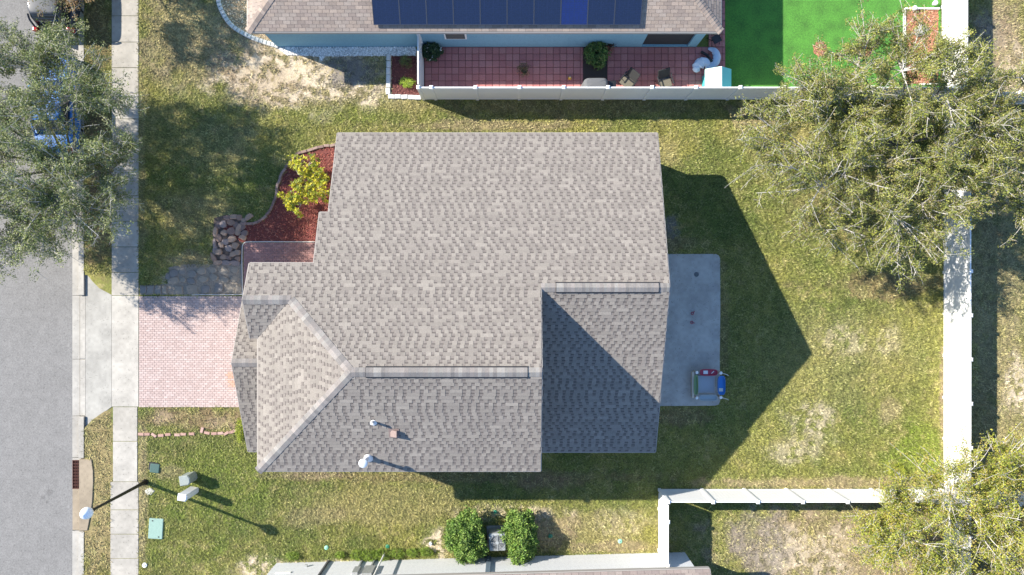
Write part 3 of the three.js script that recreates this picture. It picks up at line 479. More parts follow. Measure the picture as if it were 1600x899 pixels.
fence('short white fence leg running to the white house wall', [P(1030, 0)[0] - 0.01, P(0, 765)[1] + 0.14], [P(1030, 0)[0] - 0.01, 12.0], 1.83, [-0.06, 0.72, 2.62], [0]);
fence('white fence running east past the lower corner', [xF2 + 0.2, P(0, 765)[1] + 0.1], [27.5, P(0, 765)[1] + 0.1], 1.83, run(5, 1.9, 0.0));

// ---------------------------------------------------------------- patio, turf and beds of the blue house
{
  const patio = struct('patio', sheet(plan([[655, 73], [1134, 73], [1134, 154], [664, 154]]), 0.005), mat([0.24, 0.10, 0.09]), 'red square paver patio beside the blue house', 'patio');
  const R = rng(44), tones = [[0.50, 0.20, 0.185], [0.53, 0.215, 0.20], [0.47, 0.185, 0.175], [0.54, 0.235, 0.215]].map((c) => mat(c, { rough: 0.9 })), st = 10.55;
  const geos = {};
  const lay = (x0, x1, y0, y1) => { for (let y = y0; y + st <= y1 + 4; y += st) for (let x = x0; x + 2 < x1; x += st) {
    const w = Math.min(st, x1 - x), hgt = Math.min(st, y1 - y); if (hgt < 4) continue; const key = `${w.toFixed(1)}_${hgt.toFixed(1)}`; geos[key] ??= new B().box(0, w / U - 0.022, 0, 0.028, 0, hgt / U - 0.022, 0.004).geo();
    const m = part('paver', geos[key], tones[Math.floor(R() * 4)], patio), p = P(x, y); m.position.set(p[0] + 0.011, 0.007 + 0.004 * R(), p[1] + 0.011); } };
  lay(664, 911, 74, 154); lay(949, 1133, 74, 154); lay(1107, 1133, -20, 73.5);
  struct('planting_bed', sheet(plan([[911.5, 73.5], [948.5, 73.5], [948.5, 153], [911.5, 153]]), 0.02), mat([0.06, 0.045, 0.035]), 'dark soil bed crossing the red patio', 'planting bed');
  const turf = tex(512, 512, (i, j) => { const v = 0.72 + 0.38 * hash(i, j, 61) + 0.18 * (wn(i, j, 512, 8, 62) - 0.5) + 0.2 * (wn(i, j, 512, 90, 63) - 0.5); return [74 * v, 130 * v, 46 * v]; }, 2.9);
  struct('artificial_turf', sheet(plan([[1133.5, -150], [1470, -150], [1470, 154], [1133.5, 154]]), 0.012), new THREE.MeshStandardMaterial({ map: turf, roughness: 0.9, bumpMap: turf, bumpScale: 0.012 }), 'bright green artificial turf in the neighbouring yard', 'turf');
}
const mulchRed = mat([0.19, 0.055, 0.045], { rough: 0.95 }), mulchOrange = mat([0.36, 0.17, 0.10], { rough: 0.95 });
function scatter(name, label, category, poly, n, seed, geo, palette, y, sMin, sMax, flat = 1, inside = null) {
  const R = rng(seed), im = new THREE.InstancedMesh(geo, mat([1, 1, 1], { map: null, rough: 0.95 }), n), q = new THREE.Quaternion(), e = new THREE.Euler(), xs = poly.map((p) => p[0]), ys = poly.map((p) => p[1]), a = Math.min(...xs), b = Math.max(...xs), c = Math.min(...ys), d = Math.max(...ys);
  let k = 0; while (k < n) { const x = mixn(a, b, R()), yy = mixn(c, d, R()); if (!inPoly(poly, x, yy) || (inside && !inside(x, yy))) continue; const [wx, wz] = P(x, yy), s = mixn(sMin, sMax, R()); e.set((R() - 0.5) * 0.9, R() * 6.28, (R() - 0.5) * 0.9); q.setFromEuler(e);
    im.setMatrixAt(k, new THREE.Matrix4().compose(new THREE.Vector3(wx, y + 0.008 * R(), wz), q, new THREE.Vector3(s, s * flat, s))); const p = palette[Math.floor(R() * palette.length)], v = 0.75 + 0.5 * R(); im.setColorAt(k, LC(p[0] * v, p[1] * v, p[2] * v)); k++; }
  im.name = numbered(name); im.userData = { kind: 'stuff', label, category }; shade(im); scene.add(im); return im;
}
const chip = new THREE.BoxGeometry(1, 0.22, 0.34), pebble = new THREE.IcosahedronGeometry(0.5, 0);
const redPal = [[0.22, 0.055, 0.045], [0.28, 0.08, 0.06], [0.16, 0.045, 0.04], [0.33, 0.13, 0.09]], orangePal = [[0.44, 0.21, 0.13], [0.36, 0.16, 0.10], [0.50, 0.27, 0.18], [0.30, 0.14, 0.09]];
// turf rings and bed
for (const [x, y, w] of [[1281, 77, 'clear of the branches'], [1352, 78, 'half under the branches']]) { const c = Array.from({ length: 18 }, (_, i) => { const a = i / 18 * 6.283, r = 10.5 + 1.2 * Math.sin(i * 2.7); return [x + r * Math.cos(a), y + r * 1.1 * Math.sin(a)]; });
  struct('mulch_ring', sheet(plan(c), 0.022), mulchOrange, `round mulch patch in the turf ${w}`, 'mulch'); scatter('mulch_chips', `orange mulch chips of the round patch ${w}`, 'mulch', c, 130, x, chip, orangePal, 0.03, 0.04, 0.09); }
{
  const bed = [[1414, 16], [1466, 16], [1466, 131], [1414, 131]];
  struct('mulch_bed', sheet(plan(bed), 0.022), mulchOrange, 'orange mulch bed edged in white by the back fence', 'planting bed'); scatter('mulch_chips', 'orange mulch chips in the white edged bed', 'mulch', bed, 1300, 71, chip, orangePal, 0.03, 0.04, 0.1);
  const ed = thing('bed_edging', 'thin white edging around the orange mulch bed', 'edging'); for (const [a, b, c, d] of [[1411, 14, 1414, 132], [1414, 13, 1467, 15.5], [1436, 131, 1466, 133]]) { const p = P(a, b), q = P(c, d); part('edging_strip', new B().box(p[0], q[0], 0, 0.1, p[1], q[1], 0.01).geo(), M.trim, ed); }
  const lamp = (x, y, lab) => { const p = P(x, y), t = thing('garden_ball', lab, 'ornament', [p[0], 0.02, p[1]]); part('ball', new THREE.SphereGeometry(0.11, 16, 12).translate(0, 0.16, 0), mat([0.75, 0.8, 0.78], { map: null, rough: 0.3 }), t); part('foot', cyl(0.06, 0.045, 0.08, 12), mat([0.5, 0.5, 0.5]), t); };
  lamp(1426, 15, 'pale garden ball at the bed corner'); lamp(1458, 7, 'pale garden ball standing on the turf');
  solo('boulder', stone(8, 0.28, 0.24, 0.22, 5), mat([0.33, 0.32, 0.31], { bump: 0.01 }), 'grey boulder in the orange mulch bed', 'boulder', [...P(1437, 50)].reduce((o, v, i) => (o[i * 2] = v, o), [0, 0.02, 0]));
}
function stone(n, rx, rz, h, seed, sq = 0) {                  // irregular flat stone
  const R = rng(seed * 977 + 13), pts = [], off = R() * 6.28;
  for (let i = 0; i < n; i++) { const a = i / n * 6.283 + (R() - 0.5) * 0.5 / n * 6.283 * 0.6 + (sq ? 0 : off), k = 0.82 + 0.3 * R(), c = Math.cos(a), s = Math.sin(a), m = sq ? 1 / Math.max(Math.abs(c), Math.abs(s)) * 0.92 : 1; pts.push([rx * c * k * m, rz * s * k * m]); }
  const tx = (R() - 0.5) * 0.25, tz = (R() - 0.5) * 0.25;
  return new B().slab(pts, -0.02, (x, z) => h + tx * x + tz * z, Math.min(0.025, h * 0.4)).geo();
}

// white gravel strip along the blue wall, block edging, little bed
{
  const strip = [[432, 74], [650, 74], [650, 87], [508, 88], [503, 96], [496, 88], [448, 86]];
  struct('gravel_strip', sheet(plan(strip), 0.006), mat([0.55, 0.55, 0.53]), 'white gravel strip below the blue wall', 'gravel');
  scatter('white_gravel', 'white pebbles along the foot of the blue wall', 'gravel', strip, 2600, 21, pebble, [[0.75, 0.75, 0.73], [0.6, 0.6, 0.6], [0.82, 0.81, 0.78]], 0.02, 0.035, 0.085, 0.7);
  const bed = [[612, 88], [652, 88], [660, 150], [612, 150]];
  struct('mulch_bed', sheet(plan(bed), 0.007), mat([0.13, 0.045, 0.04], { rough: 0.95 }), 'small red mulch bed edged with white blocks', 'planting bed'); scatter('mulch_chips', 'red mulch chips in the block edged bed', 'mulch', bed, 700, 23, chip, [[0.17, 0.055, 0.05], [0.13, 0.045, 0.04], [0.21, 0.08, 0.07]], 0.016, 0.04, 0.09);
  const ed = thing('block_edging', 'row of white concrete blocks around the small bed', 'edging'), wb = mat([0.72, 0.72, 0.70]);
  [[607.5, 90], [607.5, 101], [607, 111.5], [607, 122], [607, 132], [606.5, 143]].forEach(([x, y], i) => { const p = P(x, y), m = part('block', new B().obox(0, 0, 0.2, 0.29, 0, 0.1, 0, 0.025).geo(), wb, ed); m.position.set(p[0], 0, p[1]); m.rotation.y = (i % 3 - 1) * 0.05; });
  [[612, 151.5], [622, 151.5], [632.5, 152], [643, 152.5], [653, 153]].forEach(([x, y], i) => { const p = P(x, y), m = part('block', new B().obox(0, 0, 0.285, 0.2, 0, 0.1, 0, 0.025).geo(), wb, ed); m.position.set(p[0], 0, p[1]); m.rotation.y = (i % 3 - 1) * 0.06; });
}
{ // curved white kerb and tan gravel bed at the west end of the blue house
  const curve = [[338, -40], [340, -10], [343, 8], [350, 24], [362, 40], [378, 51], [396, 60], [416, 67], [436, 73]];
  const bed = [...curve, [436, -40]];
  struct('gravel_bed', sheet(plan(bed), 0.006), mat([0.52, 0.38, 0.22], { map: speckTex }), 'tan gravel bed inside the curved white kerb', 'gravel');
  scatter('tan_gravel', 'tan pebbles inside the curved white kerb', 'gravel', bed, 1800, 29, pebble, [[0.55, 0.42, 0.27], [0.46, 0.34, 0.2], [0.62, 0.5, 0.36]], 0.012, 0.03, 0.07, 0.7, (x, y) => x < 420 || y > 40);
  const pts = curve.map(([a, b]) => { const p = P(a, b); return new THREE.Vector3(p[0], 0, p[1]); }), cc = new THREE.CatmullRomCurve3(pts), n = 26, k = thing('garden_kerb', 'curved white kerb around the tan gravel bed', 'edging');
  for (let i = 0; i < n; i++) { const a = cc.getPointAt(i / n + 0.002), b = cc.getPointAt((i + 1) / n - 0.002), o = (p, t, s) => { const d = cc.getTangentAt(clamp(t)); return [p.x - d.z * s, p.z + d.x * s]; }; part('kerb_piece', new B().slab([o(a, i / n, 0.1), o(b, (i + 1) / n, 0.1), o(b, (i + 1) / n, -0.1), o(a, i / n, -0.1)], 0, 0.09, 0.025).geo(), mat([0.68, 0.66, 0.62]), k); }
}

// ---------------------------------------------------------------- front bed: red mulch, brick edging, stones
const mulchPoly = [[378, 379], [350, 360], [352, 345], [378, 350], [398, 349], [412, 342], [423, 330], [430, 312], [434, 292], [440, 276], [452, 258], [466, 242], [486, 233], [540, 226], [540, 379]];
{
  struct('mulch_bed', sheet(plan(mulchPoly), 0.007), mulchRed, 'red mulch bed at the front of the house', 'planting bed');
  scatter('mulch_chips', 'red mulch chips in the front bed', 'mulch', mulchPoly, 3800, 33, chip, redPal, 0.016, 0.04, 0.1);
  const ed = thing('brick_edging', 'curved row of old bricks around the front mulch bed', 'edging');
  const cv = new THREE.CatmullRomCurve3([[376, 349], [396, 349], [411, 342], [422, 330], [430, 312], [434, 292], [439, 276], [450, 258], [464, 243], [484, 234], [524, 226]].map(([a, b]) => { const p = P(a, b); return new THREE.Vector3(p[0], 0, p[1]); })), n = 24, R = rng(9), g = new B().obox(0, 0, 0.26, 0.12, 0, 0.1, 0, 0.015).geo(), ms = [[0.30, 0.20, 0.165], [0.25, 0.165, 0.14], [0.34, 0.24, 0.20]].map((c) => mat(c, { bump: 0.004 }));
  for (let i = 0; i < n; i++) { const p = cv.getPointAt((i + 0.5) / n), d = cv.getTangentAt((i + 0.5) / n), m = part('brick', g, ms[Math.floor(R() * 3)], ed); m.position.set(p.x + (R() - 0.5) * 0.04, -0.01 * R(), p.z + (R() - 0.5) * 0.04); m.rotation.y = Math.atan2(-d.z, d.x) + (R() - 0.5) * 0.3; m.rotation.x = (R() - 0.5) * 0.2; }
}
struct('stone_bed', sheet(plan([[334, 341], [352, 336], [378, 337], [384, 352], [378, 380], [378.5, 412.5], [332, 413], [333, 372]]), 0.006), mat([0.20, 0.145, 0.115], { map: speckTex }), 'brown grit under the rough stones', 'gravel');
struct('sand_strip', sheet(plan([[218, 446], [262, 444], [263, 418], [290, 413], [378.5, 413], [378.5, 459.5], [218, 461]]), 0.006), mat([0.46, 0.385, 0.30], { map: speckTex }), 'pale sand between the flagstones', 'sand');
{ // rough brown stones beside the path
  const t = thing('stone_border', 'heap of rough brown stones at the corner of the front bed', 'rocks'), R = rng(15), ms = [[0.30, 0.20, 0.15], [0.36, 0.255, 0.19], [0.24, 0.165, 0.14], [0.42, 0.29, 0.21], [0.30, 0.24, 0.22]].map((c) => mat(c, { bump: 0.008 }));
  const spots = [[355, 341, 6, 5], [365, 339, 7, 4.5], [374, 340, 5, 5], [389, 339, 8, 4.5, 0.7], [381, 345, 5, 4], [361, 348, 7, 5], [350, 351, 6, 6], [341, 352, 5, 7], [368, 352, 5, 7, 0.5], [374, 356, 4, 8, -0.5], [380, 355, 4, 7, -0.3], [383, 365, 6, 5], [380, 371, 6, 5], [342, 372, 6, 7, 0.3], [337, 363, 4, 8], [336, 380, 3, 8], [336, 391, 4, 9, -0.2], [334, 403, 4, 9, 0.5], [342, 394, 6, 6], [341, 411, 8, 4], [354, 410.5, 9, 4.5], [367, 411, 8, 4.5], [372, 363, 5, 6], [362, 362, 7, 6], [351, 364, 6, 5], [363, 374, 7, 6], [353, 378, 6, 5], [346, 383, 5, 5], [358, 388, 7, 6], [368, 384, 6, 6], [364, 397, 6, 5], [349, 402, 6, 5], [372, 395, 5, 5], [372, 404, 5, 4], [357, 403, 5, 4]];
  spots.forEach(([x, y, a, b, rot = R() * 0.6 - 0.3], i) => { const p = P(x, y), m = part('stone', stone(7 + i % 3, a / U, b / U, 0.06 + 0.08 * R(), i + 3, i % 3 === 0), ms[Math.floor(R() * 5)], t); m.position.set(p[0], 0, p[1]); m.rotation.y = rot; });
}
{ // pale flagstones and a row of square setts along the driveway
  const t = thing('flagstone_strip', 'pale worn flagstones between driveway and front lawn', 'paving'), R = rng(25), ms = [[0.42, 0.37, 0.31], [0.36, 0.33, 0.30], [0.47, 0.41, 0.34], [0.32, 0.30, 0.29]].map((c) => mat(c, { bump: 0.006, map: slabTex }));
  const spots = [[224, 453, 6, 7], [235, 453, 6.5, 7], [247, 453, 5.5, 7], [257, 453, 5, 7], [279, 453, 7.5, 8], [300, 453, 11, 8], [322, 452, 7, 7], [342, 450, 7.5, 8.5], [360, 451, 7, 7], [373, 452, 4.5, 7], [271, 439, 9, 6], [272, 427, 8, 7], [285, 424, 6, 6], [300, 428, 8, 7], [299, 439, 8, 5], [315, 424, 7, 6], [318, 436, 8, 6], [333, 422, 8, 6], [334, 434, 8, 6], [350, 424, 8, 6], [351, 437, 8, 5], [366, 422, 7, 6], [367, 436, 7, 6], [286, 437, 5, 5], [262, 432, 5, 6]];
  spots.forEach(([x, y, a, b], i) => { const p = P(x, y), m = part('flagstone', stone(8, a / U, b / U, 0.035 + 0.02 * R(), i + 61, y > 445), ms[Math.floor(R() * 4)], t); m.position.set(p[0], 0, p[1]); m.rotation.y = (R() - 0.5) * (y > 445 ? 0.1 : 0.6); });
}
{ // brick row south of the driveway
  const t = thing('brick_row', 'broken row of pink bricks south of the driveway', 'edging'), R = rng(35), g = new B().obox(0, 0, 0.26, 0.125, 0, 0.07, 0, 0.012).geo(), ms = [[0.46, 0.29, 0.235], [0.42, 0.255, 0.21], [0.50, 0.335, 0.28]].map((c) => mat(c, { bump: 0.004 }));
  [[221, 678.5], [230.5, 678.5], [241, 680, -0.6], [252, 680.5], [263, 679], [277.5, 679.5], [287, 678.5], [300, 678], [316, 672, 1.3], [324, 676.5, -0.2], [335, 677.5], [345, 677], [354, 677, 0.5], [363, 675, 0.25], [369, 673, 0.2]].forEach(([x, y, rot = (R() - 0.5) * 0.14], i) => { const p = P(x, y), m = part('brick', g, ms[i % 3], t); m.position.set(p[0], 0, p[1]); m.rotation.y = rot; });
}

// ---------------------------------------------------------------- rear slab and toy table
{
  const R = rng(3), o = []; const ring = [[1000, 397], [1118, 397], [1123, 399], [1125, 404], [1125.5, 480], [1124.5, 560], [1125, 627], [1123, 632], [1117, 634], [1000, 635]];
  struct('patio_slab', new B().slab(plan(ring), -0.1, 0.05, 0.015).geo(), mat([0.53, 0.53, 0.52], { map: slabTex, rough: 0.95, bump: 0.003 }), 'weathered concrete slab behind the house', 'patio');
  solo('drain_cover', cyl(0.11, 0.105, 0.02, 18), mat([0.14, 0.15, 0.16]), 'small dark round cover on the concrete slab', 'drain cover', [P(1088, 429)[0], 0.05, P(1088, 429)[1]]);
  const toy = (x, y, lab) => { const p = P(x, y), t = thing('toy', lab, 'toy', [p[0], 0.05, p[1]], x); part('ring', new THREE.TorusGeometry(0.055, 0.018, 8, 16).rotateX(Math.PI / 2).translate(0, 0.02, 0), mat([0.3, 0.05, 0.08], { map: null, rough: 0.5 }), t); part('handle', new B().box(0.05, 0.15, 0.005, 0.03, -0.015, 0.015).geo(), mat([0.3, 0.05, 0.08], { map: null, rough: 0.5 }), t); };
  toy(1081.5, 490, 'small red ring toy nearer the drain cover'); toy(1080.5, 504, 'small red ring toy nearer the play table');
}
{
  const [x, z] = P(1102, 598), t = thing('play_table', 'square play table with red, blue, green and grey trays on the slab', 'play table', [x + 0.0, 0.05, z]);
  const tan = mat([0.50, 0.43, 0.34], { map: null, rough: 0.6 }), red = mat([0.36, 0.03, 0.07], { map: null, rough: 0.45 }), blue = mat([0.02, 0.16, 0.45], { map: null, rough: 0.45 }), green = mat([0.20, 0.30, 0.14], { map: null, rough: 0.5 }), grey = mat([0.33, 0.38, 0.40], { map: null, rough: 0.5 }), white = mat([0.75, 0.75, 0.74], { map: null, rough: 0.5 });
  const tray = (w, d, m, px, pz, extra) => { const n = 28, ring = (s, y, in_) => Array.from({ length: n }, (_, i) => { const a = i / n * 6.283, c = Math.cos(a), q = Math.sin(a), e = 0.55; return [px + Math.sign(c) * Math.abs(c) ** e * (w / 2 * s - in_), y, pz + Math.sign(q) * Math.abs(q) ** e * (d / 2 * s - in_)]; });
    const g = part('tray', loft([ring(0.8, 0.3, 0), ring(0.95, 0.34, 0), ring(1, 0.44, 0), ring(1, 0.46, 0), ring(1, 0.46, 0.025), ring(0.98, 0.37, 0.03)], true, true), m, t); extra?.(g); };
  tray(0.80, 0.30, red, 0.02, -0.52, (g) => { part('sticker', new B().box(-0.2, 0.0, 0.372, 0.385, -0.6, -0.44).geo(), white, g); part('sticker', new THREE.BoxGeometry(0.03, 0.012, 0.16).rotateY(-0.8).translate(0.22, 0.38, -0.52), white, g); });
  tray(0.34, 0.86, blue, 0.60, 0.06, (g) => { part('sticker', new B().box(0.5, 0.68, 0.372, 0.385, 0.2, 0.34).geo(), mat([0.55, 0.55, 0.5], { map: null }), g); });
  tray(0.20, 0.90, green, -0.55, 0.04); tray(0.84, 0.28, grey, 0.0, 0.62);
  part('frame', new B().box(-0.72, -0.62, 0.26, 0.42, -0.55, 0.62, 0.02).geo(), tan, t);
  for (const [a, b] of [[-0.52, -0.52], [0.56, -0.5], [-0.52, 0.62], [0.56, 0.6]]) { const lg = part('leg', cyl(0.06, 0.05, 0.46, 12).translate(a, 0, b), tan, t); part('leg_cap', cyl(0.075, 0.06, 0.05, 12, 0.461).translate(a, 0, b), white, lg); }
  part('lower_tray', new B().box(-0.42, 0.40, 0.08, 0.13, -0.34, 0.46, 0.02).geo(), mat([0.34, 0.38, 0.42], { map: null, rough: 0.6 }), t);
  for (const [a, b] of [[0.56, -0.5], [0.56, 0.6]]) part('tie_rod', tube([[a, 0.45, b], [a + 0.2, 0.47, b + 0.05], [a + 0.36, 0.42, b + 0.12]], 0.01, 5), white, t);
}

// ---------------------------------------------------------------- street lamp and utility boxes
{
  const [x, z] = P(227, 753.5), t = thing('street_lamp', 'black lamp post with white acorn globe beside the pavement', 'street lamp', [x, 0, z]);
  part('pole', lathe([[0, 0], [0.14, 0], [0.14, 0.06], [0.10, 0.12], [0.085, 0.5], [0.075, 0.55], [0.055, 3.8], [0.075, 3.85], [0.06, 3.92], [0.09, 4.02], [0, 4.03]], 18), M.blackMetal, t);
  part('collar', lathe([[0.02, 4.03], [0.10, 4.03], [0.15, 4.10], [0.13, 4.13], [0.02, 4.13]], 20), M.blackMetal, t);
  part('globe', lathe([[0, 4.62], [0.03, 4.61], [0.10, 4.57], [0.19, 4.47], [0.235, 4.36], [0.235, 4.27], [0.20, 4.19], [0.12, 4.132], [0, 4.131]], 28), new THREE.MeshPhysicalMaterial({ color: LC(0.78, 0.83, 0.88), roughness: 0.25, clearcoat: 0.5 }), t);
}
{
  const gg = mat([0.30, 0.34, 0.32], { rough: 0.6 }), wt = mat([0.68, 0.70, 0.72], { map: null, rough: 0.5 });
  let [x, z] = P(301, 744); const a = thing('utility_pedestal', 'short grey green utility box on the front lawn', 'utility box', [x, 0, z], 0.15);
  part('cabinet', new B().slab([[-0.22, -0.2], [0.14, -0.2], [0.22, -0.06], [0.22, 0.1], [0.14, 0.2], [-0.22, 0.2]], 0, 0.72, 0.03).geo(), gg, a); part('cap', new B().slab([[-0.24, -0.22], [0.15, -0.22], [0.24, -0.07], [0.24, 0.11], [0.15, 0.22], [-0.24, 0.22]], 0.721, 0.80, 0.03).geo(), gg, a); part('latch', new B().box(-0.245, -0.221, 0.4, 0.5, -0.04, 0.04).geo(), M.silver, a);
  [x, z] = P(304, 765.5); const b = thing('utility_pedestal', 'tall white utility pedestal on the front lawn', 'utility box', [x, 0, z], -0.15);
  part('cabinet', new B().slab([[-0.19, -0.14], [0.15, -0.14], [0.2, -0.06], [0.2, 0.06], [0.15, 0.14], [-0.19, 0.14]], 0, 1.12, 0.02).geo(), wt, b); part('cap', new B().slab([[-0.205, -0.155], [0.16, -0.155], [0.215, -0.065], [0.215, 0.065], [0.16, 0.155], [-0.205, 0.155]], 1.121, 1.22, 0.035).geo(), wt, b); part('latch', new B().box(-0.21, -0.191, 0.6, 0.7, -0.03, 0.03).geo(), M.silver, b);
  [x, z] = P(241.5, 731); const v = thing('valve_box', 'dark green valve box lid with one dark corner', 'valve box', [x, 0, z], -0.12); part('lid', new RoundedBoxGeometry(0.44, 0.1, 0.42, 2, 0.04).translate(0.03, 0.03, 0.02), mat([0.05, 0.115, 0.10], { rough: 0.6 }), v); part('rim', new B().obox(-0.06, -0.06, 0.42, 0.36, 0, 0.05, 0, 0.01).geo(), M.black, v);
  [x, z] = P(244, 826); const c = thing('cable_vault', 'pale mint rectangular utility lid in the grass', 'utility lid', [x, 0, z], -0.06); part('lid', new RoundedBoxGeometry(0.66, 0.1, 0.94, 2, 0.035).translate(0, 0.02, 0), mat([0.27, 0.41, 0.35], { rough: 0.7 }), c); part('bolt', cyl(0.03, 0.03, 0.012, 10, 0.07).translate(-0.16, 0, -0.36), M.black, c); part('bolt', cyl(0.03, 0.03, 0.012, 10, 0.07).translate(0.16, 0, 0.36), M.black, c);
  [x, z] = P(234, 768); solo('flat_stone', stone(9, 0.22, 0.17, 0.04, 8), mat([0.5, 0.49, 0.44]), 'pale round pad at the foot of the lamp post', 'pad', [x, 0, z]);
  [x, z] = P(226.5, 883); const w = thing('cleanout_cap', 'white round cleanout cap beside the pavement', 'pipe cap', [x, 0, z]); part('cap', cyl(0.115, 0.105, 0.07, 20), wt, w); part('plug', cyl(0.045, 0.04, 0.03, 8, 0.071), wt, w);
  [x, z] = P(673, 849); const w2 = thing('cleanout_cap', 'white round pipe cap in the sandy patch', 'pipe cap', [x, 0, z]); part('cap', cyl(0.075, 0.07, 0.12, 18), wt, w2); part('plug', cyl(0.03, 0.028, 0.025, 8, 0.121), wt, w2);
  const grn = mat([0.02, 0.20, 0.11], { map: null, rough: 0.5 }), pale = mat([0.25, 0.55, 0.42], { map: null, rough: 0.5 });
  for (const [sx, sy, lab, m] of [[774, 800.5, 'green bait station on bare sand above the condenser', grn], [510, 856, 'pale mint bait station near the left end of the wall', pale], [605.5, 854, 'green bait station by the bright weeds', grn], [860, 838, 'green bait station in the shadow of the right bush', grn], [969, 846, 'mint bait station in straw coloured grass', pale]]) {
    const p = P(sx, sy), s = thing('bait_station', lab, 'bait station', [p[0], 0, p[1]]); part('lid', lathe([[0, 0.06], [0.05, 0.058], [0.095, 0.04], [0.105, 0.01], [0.105, 0]], 18), m, s); part('keyhole', cyl(0.018, 0.018, 0.008, 8, 0.06), M.black, s); }
}

// ---------------------------------------------------------------- air conditioner
{
  const [x, z] = [-0.65, 11.36], t = thing('air_conditioner', 'grey air conditioner condenser between two round bushes', 'air conditioner', [x, 0, z], 0.03), gm = mat([0.42, 0.45, 0.47], { rough: 0.5, metal: 0.2 });
  part('pad', new B().box(-0.5, 0.5, -0.02, 0.07, -0.5, 0.5, 0.02).geo(), M.concreteGrey, t);
  part('cabinet', new RoundedBoxGeometry(0.78, 0.72, 0.8, 3, 0.09).translate(0, 0.44, 0), gm, t);
  part('fan_well', cyl(0.31, 0.31, 0.01, 28, 0.801), mat([0.10, 0.11, 0.12]), t);
  for (let i = 0; i < 4; i++) part('fan_blade', new THREE.BoxGeometry(0.26, 0.008, 0.13).translate(0.16, 0.817, 0).rotateY(i * Math.PI / 2 + 0.4), mat([0.2, 0.21, 0.22]), t);
  const g = []; for (let i = 1; i <= 6; i++) g.push(new THREE.TorusGeometry(0.055 * i, 0.006, 5, 36).rotateX(Math.PI / 2).translate(0, 0.835, 0)); for (let i = 0; i < 2; i++) g.push(new THREE.BoxGeometry(0.70, 0.014, 0.03).rotateY(i * Math.PI / 2).translate(0, 0.838 + i * 0.002, 0));
  part('fan_guard', plain(g), gm, t); part('fan_hub', cyl(0.08, 0.07, 0.03, 18, 0.83), gm, t);
}

// ---------------------------------------------------------------- plants
function clump(n, R0, L, seed, wide = 0.45) {                 // a handful of folded leaves
  const R = rng(seed), b = new B();
  for (let i = 0; i < n; i++) {
    const d = new THREE.Vector3(R() - 0.5, R() * 0.8 - 0.25, R() - 0.5).normalize(), c = new THREE.Vector3((R() - 0.5) * 2, (R() - 0.5) * 1.4, (R() - 0.5) * 2).multiplyScalar(R0), s = new THREE.Vector3(R() - 0.5, R() - 0.5, R() - 0.5).cross(d).normalize().multiplyScalar(L * wide * 0.5), l = L * (0.7 + 0.6 * R());
    const a = c, e = c.clone().addScaledVector(d, l), m1 = c.clone().addScaledVector(d, l * 0.45).add(s), m2 = c.clone().addScaledVector(d, l * 0.45).sub(s);
    b.tri(a.toArray(), m1.toArray(), e.toArray()).tri(a.toArray(), e.toArray(), m2.toArray());
  }
  return b.geo();
}
function leafCloud(spots, geo, palette, seed, parent, name, sMin, sMax) {
  const R = rng(seed), im = new THREE.InstancedMesh(geo, leafMat(), spots.length), q = new THREE.Quaternion(), e = new THREE.Euler();
  spots.forEach((p, i) => { e.set((R() - 0.5) * 1.4, R() * 6.28, (R() - 0.5) * 1.4); q.setFromEuler(e); const s = mixn(sMin, sMax, R()); im.setMatrixAt(i, new THREE.Matrix4().compose(new THREE.Vector3(...p), q, new THREE.Vector3(s, s, s))); const c = palette[Math.floor(R() * palette.length)], v = 0.75 + 0.5 * R(); im.setColorAt(i, LC(c[0] * v, c[1] * v, c[2] * v)); });
  im.name = name; im.userData.kind = 'stuff'; shade(im); parent.add(im); return im;
}
function limbs(list) {                                        // tapered smooth branches: [points, r0, r1, sides]
  const pos = [], nor = [], uv = [], idx = [];
  for (const [pts, r0, r1, sides] of list) {
    const cv = new THREE.CatmullRomCurve3(pts), seg = pts.length > 2 ? (pts.length - 1) * 2 : 1; let nrm = null; const base = pos.length / 3;
    for (let i = 0; i <= seg; i++) { const t = i / seg, p = cv.getPoint(t), d = cv.getTangent(t); if (!nrm) nrm = new THREE.Vector3(Math.abs(d.y) > 0.9 ? 1 : 0, Math.abs(d.y) > 0.9 ? 0 : 1, 0); nrm.addScaledVector(d, -nrm.dot(d)).normalize(); const bi = d.clone().cross(nrm), r = mixn(r0, r1, t);
      for (let k = 0; k < sides; k++) { const a = k / sides * 6.2832, v = nrm.clone().multiplyScalar(Math.cos(a)).addScaledVector(bi, Math.sin(a)); pos.push(p.x + v.x * r, p.y + v.y * r, p.z + v.z * r); nor.push(v.x, v.y, v.z); uv.push(k / sides * r0 * 6, t * 2); } }
    for (let i = 0; i < seg; i++) for (let k = 0; k < sides; k++) { const a = base + i * sides + k, b = base + i * sides + (k + 1) % sides; idx.push(a, b, a + sides, b, b + sides, a + sides); }
  }
  const g = new THREE.BufferGeometry(); g.setAttribute('position', new THREE.Float32BufferAttribute(pos, 3)); g.setAttribute('normal', new THREE.Float32BufferAttribute(nor, 3)); g.setAttribute('uv', new THREE.Float32BufferAttribute(uv, 2)); g.setIndex(idx); return g;
}
